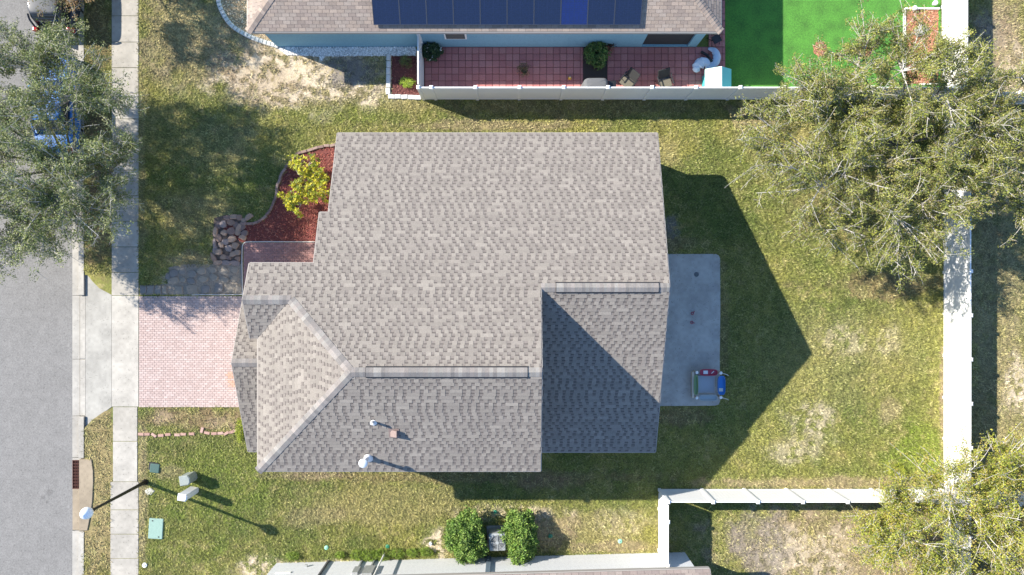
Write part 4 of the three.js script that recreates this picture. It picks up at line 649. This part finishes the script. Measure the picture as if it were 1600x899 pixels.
function oak(o) {
  const { name, label, base, c, rx, rz, y0, y1, nL = 9, nE = 130, nT = 9, per = 7, leaf, palette, seed, twigMat = M.twig, group, thick = 0.15, sz = [0.8, 1.35], tw = 1, category = 'tree', gaps = 0.25 } = o, R = rng(seed);
  const t = thing(name, label, category, [base[0], 0, base[1]], 0, group), cx = c[0] - base[0], cz = c[1] - base[1], ym = (y0 + y1) / 2, ry = (y1 - y0) / 2;
  const V = (x, y, z) => new THREE.Vector3(x, y, z), rnd = (s) => V((R() - 0.5) * s, (R() - 0.5) * s, (R() - 0.5) * s);
  const top = V(cx * 0.15, y0 * 0.85, cz * 0.15), big = [], thin = [], spots = [], lim = [];
  big.push([[V(0, -0.05, 0), V(0.03 * tw, top.y * 0.5, 0.02 * tw), top, top.clone().add(V(0.02, 0.2 * tw, 0))], thick, thick * 0.7, 10]);
  for (let i = 0; i < nL; i++) {
    const a = i / nL * 6.283 + (R() - 0.5) * 0.6, k = 0.5 + 0.22 * R(), e = V(cx + Math.cos(a) * rx * k, ym + ry * (R() - 0.6) * 0.7, cz + Math.sin(a) * rz * k), s = V(top.x, top.y * (0.8 + 0.2 * R()), top.z), m = s.clone().lerp(e, 0.5).add(rnd(0.5 * tw));
    const lc = [s, m, e]; big.push([lc, thick * 0.45, thick * 0.14, 7]); lim.push(new THREE.CatmullRomCurve3(lc));
  }
  for (let i = 0; i < nE; i++) {                              // branch ends spread evenly through the crown, thinned where the crown opens
    const rr = Math.sqrt((i + 0.5) / nE) * 0.97, a = i * 2.39996 + (R() - 0.5) * 0.5, edge = 0.86 + 0.28 * vnoise(Math.cos(a) * 2.5 + seed, Math.sin(a) * 2.5, seed), x = cx + Math.cos(a) * rx * rr * edge + (R() - 0.5) * 0.5 * tw, z = cz + Math.sin(a) * rz * rr * edge + (R() - 0.5) * 0.5 * tw, y = ym + ry * Math.sqrt(Math.max(0.03, 1 - rr * rr)) * (R() * 1.45 - 0.45);
    if (vnoise(x / tw * 0.75 + seed, z / tw * 0.75, seed + 3) < gaps) continue;
    const e2 = V(x, y, z); let best = null, bd = 1e9; for (const L of lim) for (const q of [0.35, 0.55, 0.75, 1]) { const p = L.getPoint(q), d = p.distanceTo(e2); if (d < bd) { bd = d; best = p; } }
    const s2 = best, lc2 = [s2, s2.clone().lerp(e2, 0.5).add(rnd(0.3 * tw)), e2]; thin.push([lc2, 0.026 * tw, 0.010 * tw, 5]); const c2 = new THREE.CatmullRomCurve3(lc2);
    for (let q = 0; q < nT; q++) {
      const s3 = c2.getPoint(0.35 + 0.65 * (q + R()) / nT), d3 = e2.clone().sub(s2).normalize().multiplyScalar(0.5).add(rnd(1.8)); d3.y = d3.y * 0.7 + 0.1; const e3 = s3.clone().addScaledVector(d3, (0.45 + 0.5 * R()) * tw), lc3 = [s3, s3.clone().lerp(e3, 0.55).add(rnd(0.12 * tw)), e3]; thin.push([lc3, 0.013 * tw, 0.006 * tw, 3]); const c3 = new THREE.CatmullRomCurve3(lc3);
      const f = c3.getPoint(0.55), g = f.clone().add(rnd(0.7 * tw)); thin.push([[f, g], 0.009 * tw, 0.005 * tw, 3]);
      const lush = R() < 0.1 ? 0.2 : 0.6 + 0.8 * vnoise(x * 1.1 + seed, z * 1.1, 5);
      for (let w = 0; w < per * lush; w++) { const p = (w % 3 === 2 ? f.clone().lerp(g, R()) : c3.getPoint(0.25 + 0.75 * R())).add(rnd(0.16 * tw)); spots.push([p.x, p.y, p.z]); }
    }
  }
  part('trunk', limbs(big), M.bark, t); const tb = part('branches', limbs(thin), twigMat, t); tb.userData.kind = 'stuff';
  leafCloud(spots, leaf, palette, seed + 5, t, 'crown', sz[0], sz[1]); return t;
}
const oakLeaf = clump(11, 0.10, 0.062, 7, 0.5);
const oakPal = [[0.14, 0.185, 0.046], [0.19, 0.235, 0.058], [0.27, 0.305, 0.095], [0.10, 0.14, 0.04], [0.34, 0.35, 0.16]], palOlive = [[0.20, 0.23, 0.036], [0.27, 0.29, 0.045], [0.36, 0.36, 0.08], [0.14, 0.17, 0.036], [0.25, 0.21, 0.08]], palYellow = [[0.27, 0.31, 0.025], [0.35, 0.37, 0.035], [0.44, 0.42, 0.07], [0.18, 0.22, 0.03], [0.36, 0.28, 0.06]], palRust = [[0.30, 0.19, 0.07], [0.24, 0.21, 0.06], [0.36, 0.22, 0.10], [0.16, 0.17, 0.05]];
oak({ name: 'oak_tree', label: 'dense grey green oak spreading over street and parked cars', base: P(152, 272), c: [-20.0, -5.7], rx: 5.4, rz: 5.1, y0: 2.0, y1: 6.0, nL: 12, nE: 330, nT: 9, per: 7.4, leaf: oakLeaf, palette: oakPal, seed: 111, group: 'trees around the lot', gaps: 0.17 });
oak({ name: 'oak_tree', label: 'open olive oak in the upper right corner of the back yard', base: P(1386, 236), c: [14.7, -5.7], rx: 5.5, rz: 4.9, y0: 2.0, y1: 5.8, nL: 12, nE: 240, nT: 9, per: 9, leaf: oakLeaf, palette: palOlive, seed: 202, group: 'trees around the lot', gaps: 0.22 });
oak({ name: 'oak_tree', label: 'olive tree beyond the back fence near the upper right edge', base: P(1590, 215), c: [21.0, -6.2], rx: 2.7, rz: 3.4, y0: 1.8, y1: 4.8, nL: 8, nE: 75, nT: 9, per: 9, leaf: oakLeaf, palette: palOlive, seed: 303, group: 'trees around the lot', gaps: 0.28 });
oak({ name: 'oak_tree', label: 'yellow green tree over the fence corner at lower right', base: P(1575, 855), c: [19.7, 11.0], rx: 6.3, rz: 5.6, y0: 1.9, y1: 5.4, nL: 12, nE: 270, nT: 9, per: 9, leaf: oakLeaf, palette: palYellow, seed: 404, group: 'trees around the lot', gaps: 0.24 });
oak({ name: 'oak_tree', label: 'rust tinged tree on the verge at the top left edge', base: P(150, -85), c: [-18.4, -15.2], rx: 2.3, rz: 3.7, y0: 1.7, y1: 4.7, nL: 9, nE: 90, nT: 9, per: 7, leaf: oakLeaf, palette: palRust, seed: 505, group: 'trees around the lot', gaps: 0.25 });

function shrub(o) {
  const { name, label, at, rx, ry, rz, n, leaf, palette, seed, stems = 7, group, sz = [0.8, 1.3], hollow = 0.45, lumps = 0.3 } = o, R = rng(seed), t = thing(name, label, 'shrub', [at[0], 0, at[1]], 0, group), spots = [], st = [], V = (x, y, z) => new THREE.Vector3(x, y, z);
  for (let i = 0; i < stems; i++) { const a = i / stems * 6.28 + R(), k = 0.5 + 0.4 * R(); st.push([[V((R() - 0.5) * 0.1, -0.02, (R() - 0.5) * 0.1), V(Math.cos(a) * rx * k * 0.45, ry * 0.9, Math.sin(a) * rz * k * 0.45), V(Math.cos(a) * rx * k, ry * (1.1 + 0.5 * R()), Math.sin(a) * rz * k)], 0.022, 0.008, 5]); }
  while (spots.length < n) { const u = R() * 2 - 1, a = R() * 6.283, s = Math.sqrt(1 - u * u), x = s * Math.cos(a), z = s * Math.sin(a), L = 1 - lumps + 2 * lumps * vnoise(x * 2.2 + seed, z * 2.2 + u * 2, seed), k = (hollow + (1 - hollow) * Math.sqrt(R())) * L; const y = ry * (1 + u * k); if (y < 0.08) continue; spots.push([x * rx * k, y, z * rz * k]); }
  part('stems', limbs(st), M.bark, t); leafCloud(spots, leaf, palette, seed, t, 'foliage', sz[0], sz[1]); return t;
}
const bigLeaf = clump(7, 0.07, 0.105, 17, 0.5), midLeaf = clump(8, 0.055, 0.075, 19, 0.45), tinyLeaf = clump(8, 0.04, 0.045, 23, 0.5);
const glossy = [[0.11, 0.21, 0.024], [0.15, 0.27, 0.035], [0.075, 0.15, 0.02], [0.24, 0.35, 0.07], [0.18, 0.28, 0.034]];
shrub({ name: 'round_bush', label: 'round leafy green bush left of the air conditioner', at: [-2.05, 11.18], rx: 0.92, ry: 0.72, rz: 1.2, n: 2100, leaf: bigLeaf, palette: glossy, seed: 41, group: 'bushes by the air conditioner', lumps: 0.34, hollow: 0.3 });
shrub({ name: 'round_bush', label: 'round leafy green bush right of the air conditioner', at: [0.40, 11.18], rx: 0.84, ry: 0.72, rz: 1.2, n: 1950, leaf: bigLeaf, palette: glossy, seed: 43, group: 'bushes by the air conditioner', lumps: 0.34, hollow: 0.3 });
oak({ name: 'yellow_shrub', label: 'bright yellow green shrub in the red mulch bed', category: 'shrub', base: P(492, 300), c: [P(487, 296)[0], P(487, 296)[1]], rx: 0.98, rz: 1.38, y0: 0.35, y1: 1.5, nL: 9, nE: 50, nT: 5, per: 4.2, leaf: midLeaf, palette: [[0.42, 0.42, 0.012], [0.55, 0.50, 0.015], [0.28, 0.34, 0.02], [0.16, 0.23, 0.02], [0.62, 0.57, 0.05]], seed: 47, tw: 0.5, thick: 0.05, gaps: 0.34, sz: [0.9, 1.5] });
shrub({ name: 'weed', label: 'yellow weed in the grass by the south east fence', at: P(1401, 735), rx: 0.36, ry: 0.14, rz: 0.36, n: 130, leaf: tinyLeaf, palette: [[0.30, 0.33, 0.02], [0.24, 0.28, 0.02]], seed: 51, stems: 5 });
shrub({ name: 'flowering_bush', label: 'dark bush with white flowers against the blue wall', at: P(676, 84), rx: 0.42, ry: 0.36, rz: 0.36, n: 420, leaf: midLeaf, palette: [[0.03, 0.075, 0.02], [0.04, 0.10, 0.03], [0.05, 0.09, 0.03]], seed: 53 });
{ const R = rng(6), b = []; const p = P(676, 84), fl = thing('white_flowers', 'loose white blossoms on the dark bush', 'flowers', [p[0], 0, p[1]]); for (let i = 0; i < 16; i++) { const a = R() * 6.28, r = 0.16 + 0.28 * R(); part('blossom', clump(7, 0.012, 0.05, i + 3, 0.8).translate(Math.cos(a) * r, 0.78 - r * 0.75, Math.sin(a) * r), mat([0.85, 0.85, 0.83], { map: null, side: THREE.DoubleSide }), fl); } }
shrub({ name: 'patio_bush', label: 'leafy green bush in the soil strip across the patio', at: P(929, 88), rx: 0.55, ry: 0.42, rz: 0.58, n: 560, leaf: midLeaf, palette: [[0.09, 0.17, 0.025], [0.13, 0.21, 0.03], [0.06, 0.12, 0.02], [0.18, 0.23, 0.06]], seed: 57, lumps: 0.4 });
shrub({ name: 'small_bush', label: 'small olive plant at the top of the block edged bed', at: P(635, 98), rx: 0.28, ry: 0.2, rz: 0.28, n: 110, leaf: tinyLeaf, palette: [[0.16, 0.19, 0.05], [0.12, 0.15, 0.04]], seed: 59 });
shrub({ name: 'small_bush', label: 'lime green plant at the foot of the block edged bed', at: P(637, 131), rx: 0.34, ry: 0.2, rz: 0.22, n: 130, leaf: tinyLeaf, palette: [[0.30, 0.42, 0.02], [0.24, 0.36, 0.02], [0.36, 0.46, 0.05]], seed: 61 });
{ const R = rng(77); let k = 0; const words = ['leftmost, pale', 'second from the left, bright', 'third, low', 'fourth, tall', 'fifth, bright', 'sixth, broad', 'seventh, loose', 'rightmost, thin']; for (const [x, y, r] of [[459, 867, 0.26], [532, 866, 0.22], [560, 866, 0.36], [578, 867, 0.4], [597, 866, 0.4], [621, 864, 0.34], [645, 862, 0.28], [666, 861, 0.3]]) shrub({ name: 'low_weed', label: `${words[k]} clump of lime green weeds along the white wall`, at: P(x, y), rx: r, ry: 0.13, rz: r * 0.7, n: Math.round(420 * r), leaf: tinyLeaf, palette: [[0.16, 0.25, 0.015], [0.22, 0.31, 0.02], [0.11, 0.18, 0.015]], seed: 300 + k++, stems: 4, group: 'weeds along the white wall' }); }
shrub({ name: 'low_weed', label: 'yellow green weeds at the south west corner of the garage', at: P(377, 672), rx: 0.18, ry: 0.16, rz: 0.55, n: 170, leaf: tinyLeaf, palette: [[0.30, 0.36, 0.01], [0.22, 0.28, 0.01]], seed: 331, stems: 5 });
shrub({ name: 'bed_plant', label: 'yellow flowering plant in the orange mulch bed', at: P(1453, 96), rx: 0.35, ry: 0.22, rz: 0.3, n: 150, leaf: tinyLeaf, palette: [[0.42, 0.42, 0.01], [0.25, 0.32, 0.02]], seed: 337, stems: 5 });
{ // pots on the patio
  const terra = mat([0.30, 0.10, 0.06], { rough: 0.8 }), pot = (x, y, r, h, lab, m, pal, n) => { const p = P(x, y), t = thing('potted_plant', lab, 'potted plant', [p[0], 0.03, p[1]]); part('pot', lathe([[0, 0], [r * 0.7, 0], [r, h * 0.9], [r * 1.1, h * 0.9], [r * 1.1, h], [r * 0.9, h], [r * 0.85, h * 0.85], [0, h * 0.85]], 18), m, t); const R = rng(x), sp = []; for (let i = 0; i < n; i++) { const a = R() * 6.28, q = Math.sqrt(R()) * r * 1.9; sp.push([Math.cos(a) * q, h + 0.22 * R() * (1.6 - q / r / 1.9), Math.sin(a) * q]); } leafCloud(sp, tinyLeaf, pal, x, t, 'foliage', 0.9, 1.6); };
  pot(947, 80, 0.14, 0.3, 'terracotta pot with a small plant by the soil strip', terra, [[0.10, 0.15, 0.03], [0.2, 0.06, 0.03]], 26);
  pot(819, 112, 0.15, 0.22, 'small brown fern pot alone on the red patio', mat([0.12, 0.07, 0.04]), [[0.13, 0.10, 0.04], [0.09, 0.10, 0.03], [0.22, 0.15, 0.07]], 46);
  pot(953, 72, 0.13, 0.35, 'black pot against the blue wall', M.black, [[0.03, 0.03, 0.03]], 8);
  const p = P(890, 123), g = thing('garden_figure', 'tiny yellow garden ornament near the covered grill', 'ornament', [p[0], 0.03, p[1]]); part('body', lathe([[0, 0], [0.07, 0], [0.085, 0.08], [0.05, 0.17], [0, 0.2]], 14), mat([0.5, 0.3, 0.04], { map: null }), g); part('head', new THREE.SphereGeometry(0.045, 12, 10).translate(0, 0.22, 0), mat([0.55, 0.42, 0.25], { map: null }), g);
}

// ---------------------------------------------------------------- patio furniture
function drape(w, d, h, seed, taper = 0.12, lump = 0.02) { const n = 44, rings = [], prof = [[1.02, 0], [1, 0.25], [0.985, 0.6], [0.96, 0.85], [0.9, 0.96], [0.72, 1.0]]; for (const [s, y] of prof) rings.push(Array.from({ length: n }, (_, i) => { const a = i / n * 6.283, c = Math.cos(a), q = Math.sin(a), e = 0.42, f = lump * (vnoise(i * 0.9, y * 3, seed) - 0.5) * 2 * (1.1 - y); return [(Math.sign(c) * Math.abs(c) ** e) * (w / 2) * (s - taper * y * 0.3) + f * c, y * h + (y > 0.9 ? lump * (vnoise(i * 0.6, 9, seed) - 0.5) * 2 : 0), (Math.sign(q) * Math.abs(q) ** e) * (d / 2) * (s - taper * y * 0.3) + f * q]; })); return loft(rings, false, true); }
{
  const t = thing('covered_grill', 'barbecue grill under a grey fabric cover by the fence', 'grill', [3.72, 0.03, -9.02]); part('cover', drape(1.15, 0.55, 1.05, 3), mat([0.15, 0.155, 0.165], { map: clothTex, rough: 0.9 }), t);
  part('side_shelf', new RoundedBoxGeometry(0.36, 0.06, 0.4, 2, 0.02).translate(0.74, 0.75, 0.0), M.blackMetal, t); for (const x of [-0.45, 0.45]) part('wheel', new THREE.CylinderGeometry(0.07, 0.07, 0.04, 14).rotateZ(Math.PI / 2).translate(x, 0.05, 0.2), M.black, t);
  const chair = (x, z, rot, lab) => { const c = thing('folding_chair', lab, 'chair', [x, 0.03, z], rot, 'folding chairs by the fence'), tan = mat([0.17, 0.155, 0.115], { map: clothTex, rough: 0.9 }), dk = mat([0.035, 0.035, 0.035], { map: clothTex, rough: 0.9 });
    part('seat', new RoundedBoxGeometry(0.56, 0.05, 0.46, 2, 0.02).translate(0, 0.42, 0.14), tan, c); part('backrest', new RoundedBoxGeometry(0.56, 0.5, 0.05, 2, 0.02).rotateX(-0.55).translate(0, 0.64, -0.22), dk, c); part('strap', new THREE.BoxGeometry(0.57, 0.02, 0.07).translate(0, 0.455, -0.02), M.black, c);
    for (const sx of [-1, 1]) { part('armrest', new RoundedBoxGeometry(0.05, 0.035, 0.5, 2, 0.012).translate(sx * 0.31, 0.62, 0.08), M.black, c); for (const [a, b] of [[0.36, -0.1], [-0.16, 0.3]]) part('leg', tube([[sx * 0.3, 0, a], [sx * 0.3, 0.32, (a + b) / 2], [sx * 0.3, 0.62, b]], 0.014, 6), M.blackMetal, c); } };
  chair(5.28, -9.35, -0.68, 'folding camp chair turned toward the grill'); chair(6.86, -9.37, 0.28, 'folding camp chair closer to the turquoise playhouse');
  const ph = thing('playhouse', 'small turquoise gabled playhouse at the end of the patio', 'playhouse', [9.18, 0.02, -9.2]), tq = mat([0.06, 0.42, 0.44], { map: null, rough: 0.5 }), tl = mat([0.42, 0.68, 0.66], { map: null, rough: 0.5 });
  part('wall', new B().box(-0.5, 0.48, 0, 0.85, -0.42, 0.40).geo(), tq, ph); part('roof', new B().slab([[-0.6, -0.5], [0.02, -0.5], [0.02, 0.46], [-0.6, 0.46]], (x) => 0.84 + (x + 0.6) * 0.62 - 0.03, (x) => 0.88 + (x + 0.6) * 0.62, 0, true).geo(), tl, ph, 'pale west roof slope'); part('roof', new B().slab([[0.022, -0.5], [0.56, -0.5], [0.56, 0.46], [0.022, 0.46]], (x) => 1.235 - (x - 0.02) * 0.72 - 0.04, (x) => 1.262 - (x - 0.02) * 0.72, 0, true).geo(), tq, ph, 'turquoise east roof slope'); part('gable', new B().slab([[-0.5, -0.42], [0.48, -0.42], [0.48, -0.38], [-0.5, -0.38]], 0.85, (x) => (x < 0.02 ? 0.845 + (x + 0.6) * 0.6 : 1.22 - (x - 0.02) * 0.72)).geo(), tq, ph); part('door', new B().box(-0.18, 0.18, 0.02, 0.62, -0.445, -0.421).geo(), M.trim, ph);
  // deflated pool: two crumpled vinyl folds
  const [dx, dz] = P(1100, 99), dp = thing('deflated_pool', 'crumpled pale blue inflatable pool on the patio', 'pool', [dx, 0.03, dz]); const fold = (pts, w, seed) => { const cv = new THREE.CatmullRomCurve3(pts.map((q) => new THREE.Vector3(...q))), rings = []; for (let i = 0; i <= 26; i++) { const q = i / 26, p = cv.getPointAt(q), d = cv.getTangentAt(q), s = Math.sin(Math.PI * clamp(q * 0.94 + 0.03)) ** 0.5 * w; rings.push(Array.from({ length: 18 }, (_, k) => { const a = k / 18 * 6.283, f = 0.75 + 0.5 * vnoise(i * 0.6, k * 0.7, seed); return [p.x + -d.z * Math.cos(a) * s * f, Math.max(0.0, p.y + Math.sin(a) * s * 0.5 * f), p.z + d.x * Math.cos(a) * s * f]; })); } return loft(rings); };
  const vin = mat([0.46, 0.55, 0.66], { map: null, rough: 0.35 }), vw = mat([0.62, 0.67, 0.74], { map: null, rough: 0.35 });
  part('fold', fold([[-0.42, 0.14, 0.46], [-0.34, 0.16, 0.16], [-0.05, 0.2, 0.02], [0.22, 0.2, 0.1]], 0.24, 3), vw, dp); part('fold', fold([[0.14, 0.18, -0.62], [0.42, 0.2, -0.48], [0.5, 0.22, -0.1], [0.3, 0.2, 0.2], [0.0, 0.16, 0.22]], 0.17, 5), vin, dp); part('pump_hose', tube([[-0.15, 0.06, -0.5], [0.1, 0.16, -0.3], [0.2, 0.24, -0.12], [0.3, 0.2, 0.0]], 0.06, 7), M.black, dp);
  const [fx, fz] = P(1113, 64), fc = thing('folded_chair', 'black metal folding chair leaning by the porch post', 'chair', [fx, 0.03, fz], 0.5); for (const s of [-0.2, 0.2]) part('leg', tube([[s, 0, 0.3], [s, 0.45, 0.05], [s, 0.9, -0.25]], 0.016, 6), M.blackMetal, fc); for (const s of [-0.17, 0.17]) part('leg', tube([[s, 0, -0.22], [s, 0.3, 0.0], [s, 0.55, 0.16]], 0.016, 6), M.blackMetal, fc); part('seat', new RoundedBoxGeometry(0.38, 0.04, 0.36, 2, 0.015).translate(0, 0.46, 0.1), M.black, fc); part('backrest', new RoundedBoxGeometry(0.4, 0.22, 0.03, 2, 0.012).rotateX(-0.6).translate(0, 0.8, -0.2), M.black, fc);
}

// ---------------------------------------------------------------- parked cars (length along z, front to the north)
function car(label, x, z, L, W, paint, seed, hatch) {
  const t = thing('parked_car', label, 'car', [x, -0.13, z], 0, 'cars parked on the street'), n = 36;
  const pm = new THREE.MeshPhysicalMaterial({ color: LC(...paint), roughness: 0.6, clearcoat: 0.25, clearcoatRoughness: 0.12, metalness: 0 });
  const ring = (hw, zf, zr, y, e = 0.32, bow = 0) => Array.from({ length: n }, (_, i) => { const a = -i / n * 6.283, c = Math.cos(a), s = Math.sin(a), zc = (zf + zr) / 2, hl = (zr - zf) / 2; return [Math.sign(c) * Math.abs(c) ** e * hw, y + bow * (1 - Math.abs(c)) * 0.0, zc + Math.sign(s) * Math.abs(s) ** e * hl * (1 - 0.04 * Math.abs(c) ** 4)]; });
  const h = L / 2, w = W / 2;
  part('body', loft([ring(w * 0.9, -h + 0.12, h - 0.1, 0.22), ring(w * 0.97, -h + 0.03, h - 0.02, 0.34), ring(w, -h, h, 0.55), ring(w * 0.99, -h + 0.03, h - 0.03, 0.74), ring(w * 0.96, -h + 0.10, h - 0.06, 0.88), ring(w * 0.90, -h + 0.24, h - 0.12, 0.96), ring(w * 0.6, -h + 0.7, h - 0.4, 0.985)]), pm, t);
  const zf = -h + L * 0.27, zr = hatch ? h - 0.16 : h - L * 0.16, zf2 = -h + L * 0.42, zr2 = hatch ? h - 0.55 : h - L * 0.30, ht = hatch ? 1.62 : 1.43;
  const gh = part('cabin_glass', loft([ring(w * 0.87, zf, zr, 0.93, 0.3), ring(w * 0.80, zf + (zf2 - zf) * 0.6, zr + (zr2 - zr) * 0.55, ht - 0.18, 0.3), ring(w * 0.73, zf2, zr2, ht - 0.03, 0.32)]), M.glass, t);
  part('roof', loft([ring(w * 0.75, zf2 - 0.02, zr2 + 0.02, ht - 0.05, 0.32), ring(w * 0.745, zf2, zr2, ht - 0.01, 0.32), ring(w * 0.66, zf2 + 0.1, zr2 - 0.08, ht + 0.025, 0.34), ring(w * 0.3, zf2 + 0.4, zr2 - 0.3, ht + 0.04, 0.4)]), pm, t);
  for (const s of [-1, 1]) {
    part('pillar', tube([[s * w * 0.83, 0.95, zf + 0.02], [s * w * 0.78, ht - 0.2, zf + (zf2 - zf) * 0.62], [s * w * 0.71, ht - 0.02, zf2]], 0.035, 6), pm, t); part('pillar', tube([[s * w * 0.83, 0.95, zr - 0.04], [s * w * 0.77, ht - 0.2, zr + (zr2 - zr) * 0.55 - 0.02], [s * w * 0.71, ht - 0.02, zr2]], 0.045, 6), pm, t);
    part('mirror', new RoundedBoxGeometry(0.18, 0.13, 0.1, 2, 0.04).translate(s * (w + 0.08), 1.0, zf + 0.35), pm, t);
    part('headlight', new RoundedBoxGeometry(0.32, 0.13, 0.2, 2, 0.05).translate(s * w * 0.72, 0.74, -h + 0.17), mat([0.7, 0.72, 0.74], { map: null, rough: 0.1 }), t);
    part('tail_light', new RoundedBoxGeometry(0.22, hatch ? 0.34 : 0.16, 0.22, 2, 0.05).translate(s * w * 0.83, 0.86, h - 0.14), mat([0.35, 0.01, 0.012], { map: null, rough: 0.15 }), t);
    for (const zz of [-h + L * 0.19, h - L * 0.2]) { const wh = part('wheel', new THREE.CylinderGeometry(0.33, 0.33, 0.22, 26).rotateZ(Math.PI / 2).translate(s * (w - 0.14), 0.33, zz), M.black, t); part('rim', new THREE.CylinderGeometry(0.21, 0.21, 0.23, 18).rotateZ(Math.PI / 2).translate(s * (w - 0.138), 0.33, zz), M.silver, wh); }
  }
  part('rear_bumper', new RoundedBoxGeometry(W * 0.86, 0.17, 0.2, 3, 0.06).translate(0, 0.46, h - 0.04), mat([0.03, 0.03, 0.033], { map: null, rough: 0.5 }), t); part('number_plate', new B().box(-0.16, 0.16, 0.5, 0.62, h + 0.065, h + 0.075).geo(), mat([0.7, 0.7, 0.7], { map: null }), t);
  part('wiper', tube([[-0.2, 0.99, zf + 0.03], [0.1, 1.02, zf + 0.08], [0.4, 1.0, zf + 0.05]], 0.012, 5), M.black, t);
}
car('dark navy car with red tail lamp at the top left edge', -20.45, -13.72, 4.7, 1.82, [0.012, 0.02, 0.035], 1, true);
car('bright blue car hidden under the street oak', -20.45, -8.25, 4.5, 1.80, [0.01, 0.13, 0.46], 2, false);

// ---------------------------------------------------------------- grass blades over every lawn
{
  const blade = (() => { const R = rng(12), b = new B(); for (let i = 0; i < 7; i++) { const a = R() * 6.283, r = 0.012 + 0.02 * R(), l = 0.04 + 0.045 * R(), hgt = 0.028 + 0.03 * R(), w = 0.007 + 0.004 * R(), c = Math.cos(a), s = Math.sin(a); b.tri([c * r - s * w, 0, s * r + c * w], [c * r + s * w, 0, s * r - c * w], [c * (r + l), hgt, s * (r + l)]); } return b.geo(); })();
  const houseFoot = [[[470, 235], [1000, 235], [1000, 690], [425, 690], [425, 480], [470, 480]]];
  const solidRects = [[-200, -200, 131, 1200], [172, -200, 217, 1200], [130, 430, 217, 637], [217, 462, 400, 637], [1000, 396, 1126, 636], [425, -200, 1140, 74], [662, 60, 1134, 155], [1133, -200, 1472, 154], [610, 86, 662, 154], [430, 70, 652, 88], [262, 415, 380, 461], [217, 445, 262, 461], [332, 335, 392, 415], [380, 378, 540, 462], [425, 470, 480, 690], [232, 722, 250, 739], [232, 809, 257, 843], [108, 716, 147, 832]];
  const curveBed = [[338, -40], [340, -10], [343, 8], [350, 24], [362, 40], [378, 51], [396, 60], [416, 67], [440, 73], [440, -40]];
  const apron = [[128, 425], [137, 425], [176, 461], [176, 637], [161, 647], [144, 659], [128, 672]];
  const blocked = (x, y) => { for (const [a, b, c, d] of solidRects) if (x > a && x < c && y > b && y < d) return true; return inPoly(houseFoot[0], x, y) || inPoly(curveBed, x, y) || inPoly(mulchPoly, x, y) || inPoly(apron, x, y) || (y > 880.5 - (x - 432) * 0.0268 && x > 430 && x < 1072); };
  const R = rng(808), spots = [], cols = [], N = 175000;
  let tries = 0;
  while (spots.length < N && tries < 900000) { tries++; const x = mixn(110, 1640, R()), y = mixn(-25, 925, R()); if (blocked(x, y)) continue; const [c, bare] = turfColour(x, y, false); if (R() < bare * 0.93) continue; spots.push([x, y]); const v = 0.45 + 1.25 * R(), straw = R() < 0.13 + 0.3 * bare; const q = straw ? mix3(c, [0.34, 0.31, 0.14], 0.5) : c; cols.push(q.map((k) => k * v)); }
  const im = new THREE.InstancedMesh(blade, mat([1.15, 1.15, 1.15], { map: null, rough: 0.85, side: THREE.DoubleSide }), spots.length), q = new THREE.Quaternion(), e = new THREE.Euler(), m4 = new THREE.Matrix4();
  spots.forEach(([x, y], i) => { const [wx, wz] = P(x, y); e.set(0, R() * 6.283, 0); q.setFromEuler(e); const s = 0.75 + 1.1 * R(); im.setMatrixAt(i, m4.compose(new THREE.Vector3(wx, -0.002, wz), q, new THREE.Vector3(s, s * (0.6 + 0.6 * R()), s))); im.setColorAt(i, LC(...cols[i])); });
  im.name = 'grass_blades'; im.userData = { kind: 'stuff', label: 'short mown grass blades covering the lawns', category: 'grass' }; shade(im); scene.add(im);
  console.log('grass', spots.length, tries);
}

renderer.render(scene, camera);
